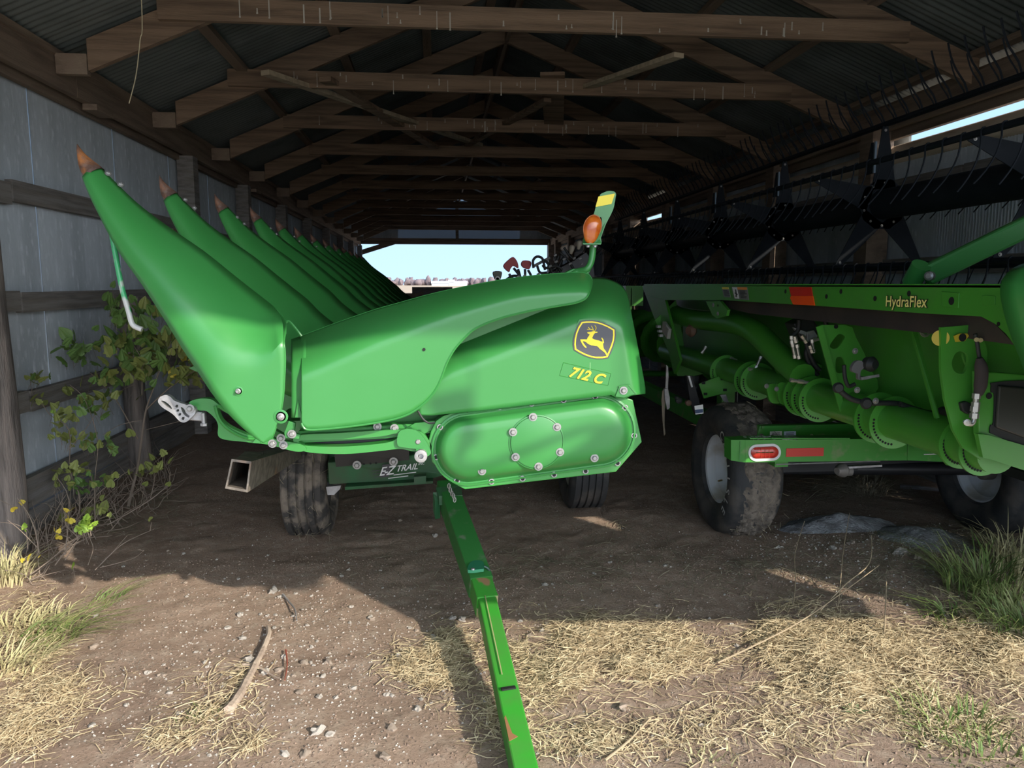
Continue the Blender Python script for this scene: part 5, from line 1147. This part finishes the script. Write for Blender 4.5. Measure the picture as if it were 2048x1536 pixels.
straws('straw_patch', [(1180, 1290, 190, 60), (1330, 1300, 120, 55), (1130, 1350, 120, 60), (1240, 1350, 140, 45)], STRAW, 'golden straw patch on the sunlit dirt just right of the trailer tongue', 5200, lift=.045, ang=.2, seed=2)
straws('straw_patch', [(1640, 1300, 130, 90), (1560, 1260, 60, 50), (1750, 1290, 120, 60), (1840, 1350, 100, 70), (1700, 1370, 100, 50)], STRAW, 'broad golden straw mat in the sun in front of the header cart', 6500, lift=.05, ang=.2, seed=3)
straws('straw_patch', [(890, 1300, 60, 45), (870, 1360, 60, 30), (820, 1330, 50, 40)], STRAW, 'small straw patch crossed by the tongue shadow', 1100, seed=4, ang=.5)
straws('straw_patch', [(420, 1430, 80, 70), (330, 1480, 70, 50), (480, 1360, 40, 50), (500, 1500, 60, 40)], STRAW, 'thin straw strewn beside the crooked stick', 420, ang=.9, seed=5)
straws('straw_patch', [(60, 1290, 90, 70), (60, 1220, 60, 60), (110, 1380, 110, 60), (40, 1460, 90, 60)], STRAW, 'pale dry straw at the lower left corner', 1600, lift=.05, ang=.8, seed=6)
straws('straw_patch', [(1950, 1240, 110, 60), (2020, 1300, 90, 70), (1990, 1200, 80, 30)], STRAW, 'dry straw under the green grass at the right edge', 2600, lift=.05, seed=7)
straws('straw_patch', [(1900, 1450, 200, 80), (1500, 1460, 200, 70), (1200, 1480, 200, 50), (1000, 1430, 80, 60)], STRAW, 'sparse straw scattered over the lower right dirt', 1700, lift=.015, seed=8)
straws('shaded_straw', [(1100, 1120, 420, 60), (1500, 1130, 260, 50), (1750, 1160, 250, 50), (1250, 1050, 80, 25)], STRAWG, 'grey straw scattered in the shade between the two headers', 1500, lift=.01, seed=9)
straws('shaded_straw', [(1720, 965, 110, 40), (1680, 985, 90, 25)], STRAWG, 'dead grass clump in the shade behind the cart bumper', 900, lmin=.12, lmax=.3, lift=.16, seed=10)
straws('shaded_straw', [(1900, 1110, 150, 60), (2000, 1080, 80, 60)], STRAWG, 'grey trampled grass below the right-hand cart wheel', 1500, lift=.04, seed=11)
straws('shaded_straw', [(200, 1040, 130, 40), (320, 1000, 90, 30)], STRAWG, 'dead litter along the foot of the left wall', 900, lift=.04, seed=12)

# grass tufts
GRS = mat('green_grass', (.12, .20, .045), .6, c2=(.26, .28, .10), sc=8, trans=0)
GRSP = mat('pale_grass', (.42, .40, .20), .7, c2=(.58, .50, .28), sc=6)
def tuft(px, py, n, ht, sp, m, label, seed, lean=(0, 0), cat='grass', wd=.004, name='grass_tuft'):
    r_ = random.Random(seed); g = G(); c0 = AZ(px, py)
    for k in range(n):
        a = r_.uniform(0, 2 * PI); q = r_.random() ** .7 * sp; b = gz((c0.x + q * math.cos(a), c0.y + q * math.sin(a)), -.003)
        H_ = ht * r_.uniform(.45, 1.1); da = a + r_.gauss(0, .7); out = V((math.cos(da), math.sin(da), 0)) * H_ * r_.uniform(.2, .9) + V((lean[0], lean[1], 0)) * H_
        w_ = wd * r_.uniform(.6, 1.2); s_ = V((-math.sin(da), math.cos(da), 0)) * w_; pts = []
        for j in range(5):
            u = j / 4; p = b + out * (u ** 1.6) + V((0, 0, H_ * (u - .42 * u * u * (1 + r_.random() * .5)))); k_ = (1 - u) ** .6; pts += [p - s_ * k_, p + s_ * k_]
        g.add(pts, [(2 * j, 2 * j + 1, 2 * j + 3, 2 * j + 2) for j in range(4)])
    me = bpy.data.meshes.new(name); me.from_pydata([p - c0 for p in g.v], [], g.f); me.materials.append(m); o = bpy.data.objects.new(name, me); link(o, None, c0); tag(o, label, cat, kind='stuff')
tuft(1960, 1190, 230, .42, .18, GRS, 'tall green grass tuft at the right edge, half in shade', 1, (-.2, 0))
tuft(2035, 1150, 200, .48, .16, GRSP, 'bleached upright grass behind the green tuft at the right edge', 2, (.1, 0))
tuft(2050, 1250, 220, .30, .2, GRS, 'green grass in the sun at the right edge below the tall tuft', 3, (-.3, -.1))
tuft(1890, 1230, 50, .2, .12, GRS, 'few long green blades left of the right-edge tuft', 4, (-.6, 0))
tuft(1900, 1440, 120, .12, .18, GRS, 'low green grass clump in the lower right dirt', 5)
tuft(1960, 1510, 110, .10, .2, GRS, 'low grass at the bottom right corner', 6)
tuft(1850, 1390, 60, .09, .1, GRSP, 'small pale grass clump above the low green clump, lower right', 7)
tuft(1420, 1530, 40, .05, .1, GRSP, 'sparse dry clump at the bottom edge right of the tongue', 8)
tuft(55, 1255, 170, .22, .20, GRSP, 'bleached grass clump at the left edge by the big post', 9, (.5, -.3))
tuft(100, 1270, 120, .24, .14, GRS, 'long green blades lying to the right at the left edge', 10, (1.0, .1))
tuft(15, 1330, 140, .20, .16, GRSP, 'pale grass at the left edge below the green blades', 11, (.5, .1))
tuft(20, 1170, 130, .3, .10, GRSP, 'dry upright stalks around the foot of the big post', 12, (.2, 0))
tuft(205, 1195, 40, .14, .1, GRS, 'thin green blades leading towards the shadow edge at left', 13, (1.4, .5), wd=.003)
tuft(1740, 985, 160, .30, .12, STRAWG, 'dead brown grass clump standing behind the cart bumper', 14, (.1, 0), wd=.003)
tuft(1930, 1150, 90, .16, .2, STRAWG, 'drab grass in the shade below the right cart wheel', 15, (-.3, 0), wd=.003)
tuft(395, 1440, 60, .05, .1, GRS, 'tiny green sprouts among straw beside the crooked stick', 16, wd=.002)
# small rosette weed
WEED = mat('weed_leaf', (.20, .28, .13), .7)
c0 = gz(AZ(1708, 1420)); wr_ = root('rosette_weed', c0, 'small grey-green leafy weed alone on the lower right dirt', 'plant')
for k in range(9):
    a = k * .72; L_ = .035 + .012 * (k % 3); d = V((math.cos(a), math.sin(a), .35)); s_ = V((-math.sin(a), math.cos(a), 0)) * .009
    part('leaf', G().add([c0, c0 + d * L_ * .5 + s_, c0 + d * L_, c0 + d * L_ * .5 - s_], [(0, 1, 2, 3)]), WEED, wr_, smooth=0)

# sticks
BARK = mat('grey_bark', (.50, .40, .31), .9, c2=(.34, .26, .20), sc=14, bump=.5)
def stick(pts, r, label, lift=.016, m=BARK, name='stick'):
    P = [gz(AZ(x, y), lift + (z if len(q) else 0)) for (x, y, *q) in pts for z in [q[0] if q else 0]]
    Pc = crv(P, 4); n = len(Pc)
    tag(part(name, G().tube(Pc, [r * (1 - .55 * i / n) * (1 + .12 * math.sin(i * 2.3)) for i in range(n)], 7), m, smooth=50), label, 'stick')
stick([(458, 1432), (480, 1400), (505, 1352), (525, 1312), (538, 1280), (536, 1262)], .020, 'thick crooked branch lying on the sunlit dirt at left')
stick([(486, 1338), (515, 1343), (545, 1362), (562, 1373)], .006, 'short dark twig crossing the crooked branch')
stick([(566, 1190), (578, 1205), (590, 1225), (594, 1248)], .006, 'thin dark twig lying above the crooked branch', m=WOODG)
stick([(572, 1310), (575, 1340), (570, 1375)], .004, 'reddish stem right of the crooked branch', m=mat('red_stem', (.3, .08, .05), .7))
stick([(1210, 1530), (1260, 1490), (1300, 1450)], .005, 'pale twig at the bottom right of the tongue', m=mat('pale_twig', (.36, .28, .18), .8))
stick([(1435, 1330, 0), (1520, 1300, .02), (1600, 1262, .05), (1680, 1220, .09), (1755, 1182, .12)], .004, 'long dry forked weed stalk lying over the straw mat', m=mat('pale_twig', (.5, .42, .3)))
stick([(1640, 1240, .06), (1690, 1208, .10), (1735, 1180, .13), (1738, 1150, .18)], .004, 'curved dry stalk rising from the forked weed stalk', m=mat('pale_twig', (.5, .42, .3)))
stick([(1586, 1215, .01), (1590, 1180, .05), (1588, 1150, .12), (1605, 1118, .2)], .003, 'thin crooked dry stem standing at the shadow edge', m=mat('pale_twig', (.5, .42, .3)))
stick([(1676, 1215, .01), (1680, 1180, .05), (1684, 1150, .12), (1694, 1112, .2)], .003, 'thin straight dry stem standing right of the crooked one', m=mat('pale_twig', (.5, .42, .3)))
stick([(1768, 1280, .0), (1769, 1250, .03), (1770, 1206, .10)], .004, 'short upright cut stalk in the straw mat', m=mat('pale_twig', (.5, .42, .3)))
stick([(1800, 975, .0), (1850, 980, .0), (1945, 992, .0)], .02, 'grey plank end lying left of the right cart wheel', m=WOODG, name='old_plank')
stick([(1537, 1284, .0), (1533, 1310, .02), (1512, 1370, .02)], .003, 'thin bent dry stem in front of the straw mat', m=mat('pale_twig', (.5, .42, .3)))

# ================================================================ WALL PLANTS
LEAFM = [mat('leaf_green', (.10, .20, .05), .55, c2=(.14, .23, .05), sc=20), mat('leaf_olive', (.18, .23, .06), .6, c2=(.26, .27, .07), sc=20), mat('leaf_yellow', (.62, .50, .05), .55, c2=(.45, .35, .05), sc=20), mat('leaf_lime', (.26, .42, .05), .5)]
def leaf_mesh(m, lobed):
    if lobed: o = [(0, 0), (.28, -.06), (.46, .14), (.36, .30), (.50, .46), (.30, .56), (.22, .82), (0, 1.0)]
    else: o = [(0, 0), (.22, -.08), (.42, .06), (.46, .30), (.36, .58), (.18, .82), (0, 1.0)]
    vs = [V((x, y, -.25 * abs(x) + .12 * math.sin(y * 3))) for x, y in o] + [V((-x, y, -.25 * abs(x) + .12 * math.sin(y * 3))) for x, y in o[1:-1]]
    n = len(o); fs = [tuple(range(n)), tuple([0] + [n - 1] + list(range(n + len(o) - 3, n - 1, -1)))]
    return mk('leaf', G().add(vs, fs), m, smooth=0, clean=False)
LM = [[leaf_mesh(m, l) for l in (False, True)] for m in LEAFM]
STEM = mat('grey_stem', (.24, .19, .15), .85)
def shrub(name, base, label, cat, strokes, clusters, Yd, leaves, seed, mixw, size=(.03, .07), jit=.18):
    r_ = random.Random(seed); b0 = V((base[0], base[1], 0)); R_ = root(name, gz(b0), label, cat)
    sts = []
    for st_, r0 in strokes:
        P = crv([AY(x, y, Yd + dy) for x, y, dy in st_], 4); n = len(P); sts.append(P)
        part('stem', G().tube(P, [r0 * (1 - .7 * i / n) for i in range(n)], 6), STEM, R_, smooth=60)
    tot = sum(c[4] for c in clusters); cnt = 0
    for cx_, cy_, rx, ry, wgt, kinds in clusters:
        for k in range(int(leaves * wgt / tot)):
            if cnt >= 295: break
            p = AY(r_.gauss(cx_, rx * .5), r_.gauss(cy_, ry * .5), Yd + r_.uniform(-jit, jit)); s_ = r_.uniform(*size)
            mi = r_.choice(kinds); p.x = max(p.x, XL + .08)
            inst('leaf', LM[mi][r_.random() < .5], R_, p, (r_.uniform(.3, 1.5), r_.uniform(-.7, .7), r_.uniform(0, 6.28)), s_); cnt += 1
            if r_.random() < .3: part('twig', G().tube([p, p + V((r_.uniform(-.04, .04), r_.uniform(-.03, .03), -r_.uniform(.04, .09)))], .0012, 3), STEM, R_)
    return R_
pb0 = AZ(258, 1040)
shrub('wall_sapling', (pb0.x, pb0.y), 'leafy mulberry-like sapling growing against the left metal wall behind the snouts', 'shrub',
      [([(252, 1035, .2), (262, 990, .2), (276, 930, .15), (284, 870, .1), (292, 820, .1), (306, 780, .05)], .013), ([(292, 820, .1), (340, 775, .0), (400, 735, -.05)], .006), ([(306, 780, .05), (318, 745, 0), (340, 690, 0), (338, 640, 0), (330, 595, 0)], .004),
       ([(276, 878, .1), (250, 830, .1), (225, 790, .1), (180, 745, .1)], .006), ([(284, 790, 0), (282, 720, 0), (262, 680, 0), (250, 620, 0)], .004), ([(290, 860, .1), (330, 850, 0), (390, 835, 0)], .003), ([(225, 790, .1), (270, 770, 0), (256, 800, 0)], .002), ([(284, 840, .1), (240, 850, 0), (205, 870, .1)], .003)],
      [(225, 620, 20, 45, 10, [0]), (262, 640, 45, 30, 14, [0]), (320, 620, 20, 28, 8, [0, 1]), (265, 690, 60, 40, 26, [0, 1]), (340, 680, 60, 40, 22, [0, 1]), (160, 700, 50, 35, 14, [0]), (300, 740, 70, 40, 26, [0, 1, 1]), (380, 715, 40, 40, 22, [0, 1, 1, 2]), (365, 755, 40, 22, 14, [1]), (190, 790, 60, 30, 10, [1]), (230, 760, 60, 40, 14, [1, 0])],
      5.3, 292, 21, None, (.05, .10))
pb1 = AZ(150, 1090)
shrub('wall_weed', (pb1.x, pb1.y), 'thin sparse yellow-leaved weed in front of the sapling by the left wall', 'shrub',
      [([(150, 1080, 0), (160, 1000, 0), (140, 940, 0), (138, 860, 0), (100, 830, 0), (82, 800, 0)], .005), ([(138, 900, 0), (170, 860, 0), (190, 830, 0)], .003), ([(190, 1060, 0), (190, 960, 0), (195, 880, 0), (170, 800, 0), (140, 770, 0)], .004), ([(60, 760, 0), (66, 790, 0), (80, 806, 0)], .002), ([(130, 1090, 0), (175, 1010, 0), (230, 960, .1), (270, 935, .1)], .004), ([(110, 1060, 0), (112, 1010, 0), (108, 975, 0)], .003), ([(215, 1050, 0), (300, 1000, 0), (340, 960, .1), (325, 920, .1)], .004), ([(300, 1000, 0), (310, 950, .1), (300, 925, .1)], .003)],
      [(62, 760, 30, 12, 6, [1, 0]), (60, 805, 30, 10, 4, [1]), (120, 835, 30, 25, 10, [1, 1, 3]), (180, 820, 40, 20, 8, [1, 0]), (140, 880, 40, 20, 10, [1]), (200, 890, 50, 25, 14, [1, 0]), (150, 940, 40, 20, 10, [1]), (175, 970, 30, 20, 10, [0]), (130, 965, 25, 15, 5, [1]), (205, 965, 30, 20, 5, [1]), (310, 945, 30, 30, 8, [1]), (270, 950, 20, 10, 3, [1]), (180, 1025, 60, 20, 8, [1])],
      4.95, 170, 22, None, (.035, .07), .12)
pb2 = AZ(95, 1140)
r3 = shrub('yellowing_bramble', (pb2.x, pb2.y), 'low bramble with bright yellow and lime sunlit leaves beside the big post', 'shrub',
      [([(78, 1105, 0), (70, 1060, 0), (55, 1025, 0), (38, 1000, 0), (35, 995, 0)], .004), ([(75, 1095, 0), (40, 1060, 0), (15, 1040, 0)], .003), ([(55, 1060, 0), (30, 1048, 0), (0, 1045, 0)], .002), ([(60, 1150, 0), (100, 1120, 0), (140, 1085, 0), (155, 1075, 0), (132, 1050, 0), (130, 1020, 0)], .004), ([(130, 1120, 0), (155, 1080, 0), (160, 1040, 0)], .003), ([(140, 1075, 0), (115, 1068, 0)], .002), ([(110, 1130, 0), (150, 1080, 0), (180, 1060, 0)], .004),
       ([(190, 1140, .0), (225, 1105, .1), (250, 1085, .1), (285, 1068, .2), (308, 1058, .2)], .003), ([(225, 1105, .1), (255, 1070, .1)], .002), ([(200, 1135, 0), (240, 1125, 0), (270, 1115, 0), (288, 1100, 0)], .003), ([(288, 1102, 0), (276, 1098, 0)], .002), ([(60, 1160, 0), (90, 1150, 0), (130, 1140, 0)], .003), ([(10, 1140, 0), (50, 1150, 0), (70, 1170, 0), (100, 1130, 0)], .003), ([(0, 1000, 0), (20, 1010, 0), (40, 1014, 0)], .002), ([(300, 1062, .2), (303, 1045, .2)], .002), ([(176, 1130, 0), (186, 1100, 0), (184, 1085, 0)], .002), ([(130, 1110, 0), (138, 1000, .1), (110, 950, .2)], .003)],
      [(44, 1008, 5, 4, 2, [2]), (33, 1022, 3, 3, 1, [2]), (137, 1020, 4, 4, 2, [2]), (133, 1045, 6, 4, 2, [2]), (147, 1045, 4, 4, 1, [2]), (113, 1065, 6, 4, 3, [2]), (116, 1075, 6, 4, 2, [2]), (182, 1050, 14, 10, 9, [3]), (165, 1065, 14, 12, 9, [3]), (172, 1045, 12, 8, 5, [3]), (215, 1030, 6, 6, 2, [1]), (192, 1025, 6, 8, 2, [1]), (305, 1037, 4, 3, 1, [1]), (53, 1062, 5, 6, 2, [3]), (52, 1120, 6, 5, 2, [2]), (75, 1115, 3, 3, 1, [2]), (147, 1130, 5, 4, 1, [3])],
      4.05, 50, 23, None, (.025, .045), .04)
# tangle of dead twigs along the left wall foot
g = G(); r_ = random.Random(5)
for k in range(190):
    px = r_.uniform(40, 340); py = lerp(1130, 960, (px - 40) / 300) + r_.gauss(0, 22); b = gz(AZ(px, py)); b.x = max(b.x, -2.38)
    P = [b]; d = V((r_.uniform(-.5, .8), r_.uniform(-.6, .5), r_.uniform(.3, 1))).normalized()
    for j in range(4): d = (d + V((r_.gauss(0, .35), r_.gauss(0, .35), r_.gauss(-.05, .3)))).normalized(); q = P[-1] + d * r_.uniform(.04, .11); q.z = max(q.z, gh(q.x, q.y) + .004); q.x = max(q.x, -2.5); P.append(q)
    g.tube(P, [.003, .0026, .0022, .0018, .001], 4, False)
tag(part('twig_tangle', g, STEM, smooth=0), 'tangle of dead grey twigs along the foot of the left wall', 'twigs', kind='stuff')
# straw wisps hanging on tyres
g = G()
for k in range(90):
    a = r_.uniform(-1.2, 1.3); x = -.80 + r_.uniform(-.12, .12); R_ = .37; p = V((x, 4.85 - math.cos(a) * R_, .355 + math.sin(a) * R_)); d = V((r_.gauss(0, .6), 0, r_.gauss(-.2, .8))) * r_.uniform(.02, .07)
    g.tube([p, p + d * .5 + V((0, -.006, 0)), p + d], .0012, 3, False)
tag(part('straw_wisp', g, STRAWG, cart, smooth=0), kind='stuff')
g = G()
for k in range(60):
    a = r_.uniform(-1.4, 1.4); x = 1.98 + r_.uniform(-.12, .12); R_ = .435; p = V((x, 4.62 - math.cos(a) * R_, .405 + math.sin(a) * R_)); d = V((r_.gauss(0, .6), 0, r_.gauss(-.2, .8))) * r_.uniform(.02, .08)
    p.z = max(p.z, .02); g.tube([p, p + d * .5 + V((0, -.01, 0)), p + d], .0014, 3, False)
tag(part('straw_wisp', g, STRAWG, gc, smooth=0), kind='stuff')
# low grey heap of crushed stone between the cart wheels and the grass
def heap(cx_, cy_, rx, ry, hh, label, seed):
    c0 = AZ(cx_, cy_); rows = []; n = 40
    for j in range(15):
        q = j / 14; r = []
        for i in range(n):
            a = 2 * PI * i / n; k = q * (1 + .25 * noise.noise(V((math.cos(a) * 1.5, math.sin(a) * 1.5, seed)))); x = c0.x + rx * k * math.cos(a); y = c0.y + ry * k * math.sin(a)
            r.append(V((x, y, gh(x, y) + hh * (1 - q * q) ** 1.3 * (1 + .5 * noise.noise(V((x * 7, y * 7, seed)))) + .008 * noise.noise(V((x * 30, y * 30, 0))) - .008 * (q > .95))))
        rows.append(r)
    tag(part('gravel_heap', G().grid(rows, True), mat('grey_crushed_stone', (.36, .36, .37), .95, c2=(.20, .19, .19), sc=14, c3=(.52, .53, .55), sc3=45, mix3=(.58, .7), bump=1, bsc=60), smooth=60), label, 'gravel', kind='stuff')
heap(1680, 1060, .42, .22, .06, 'low grey mound of fine stone right of the near cart tyre', 1)
heap(1850, 1095, .30, .28, .05, 'pale grey mound of stone beside the green grass tuft', 2)
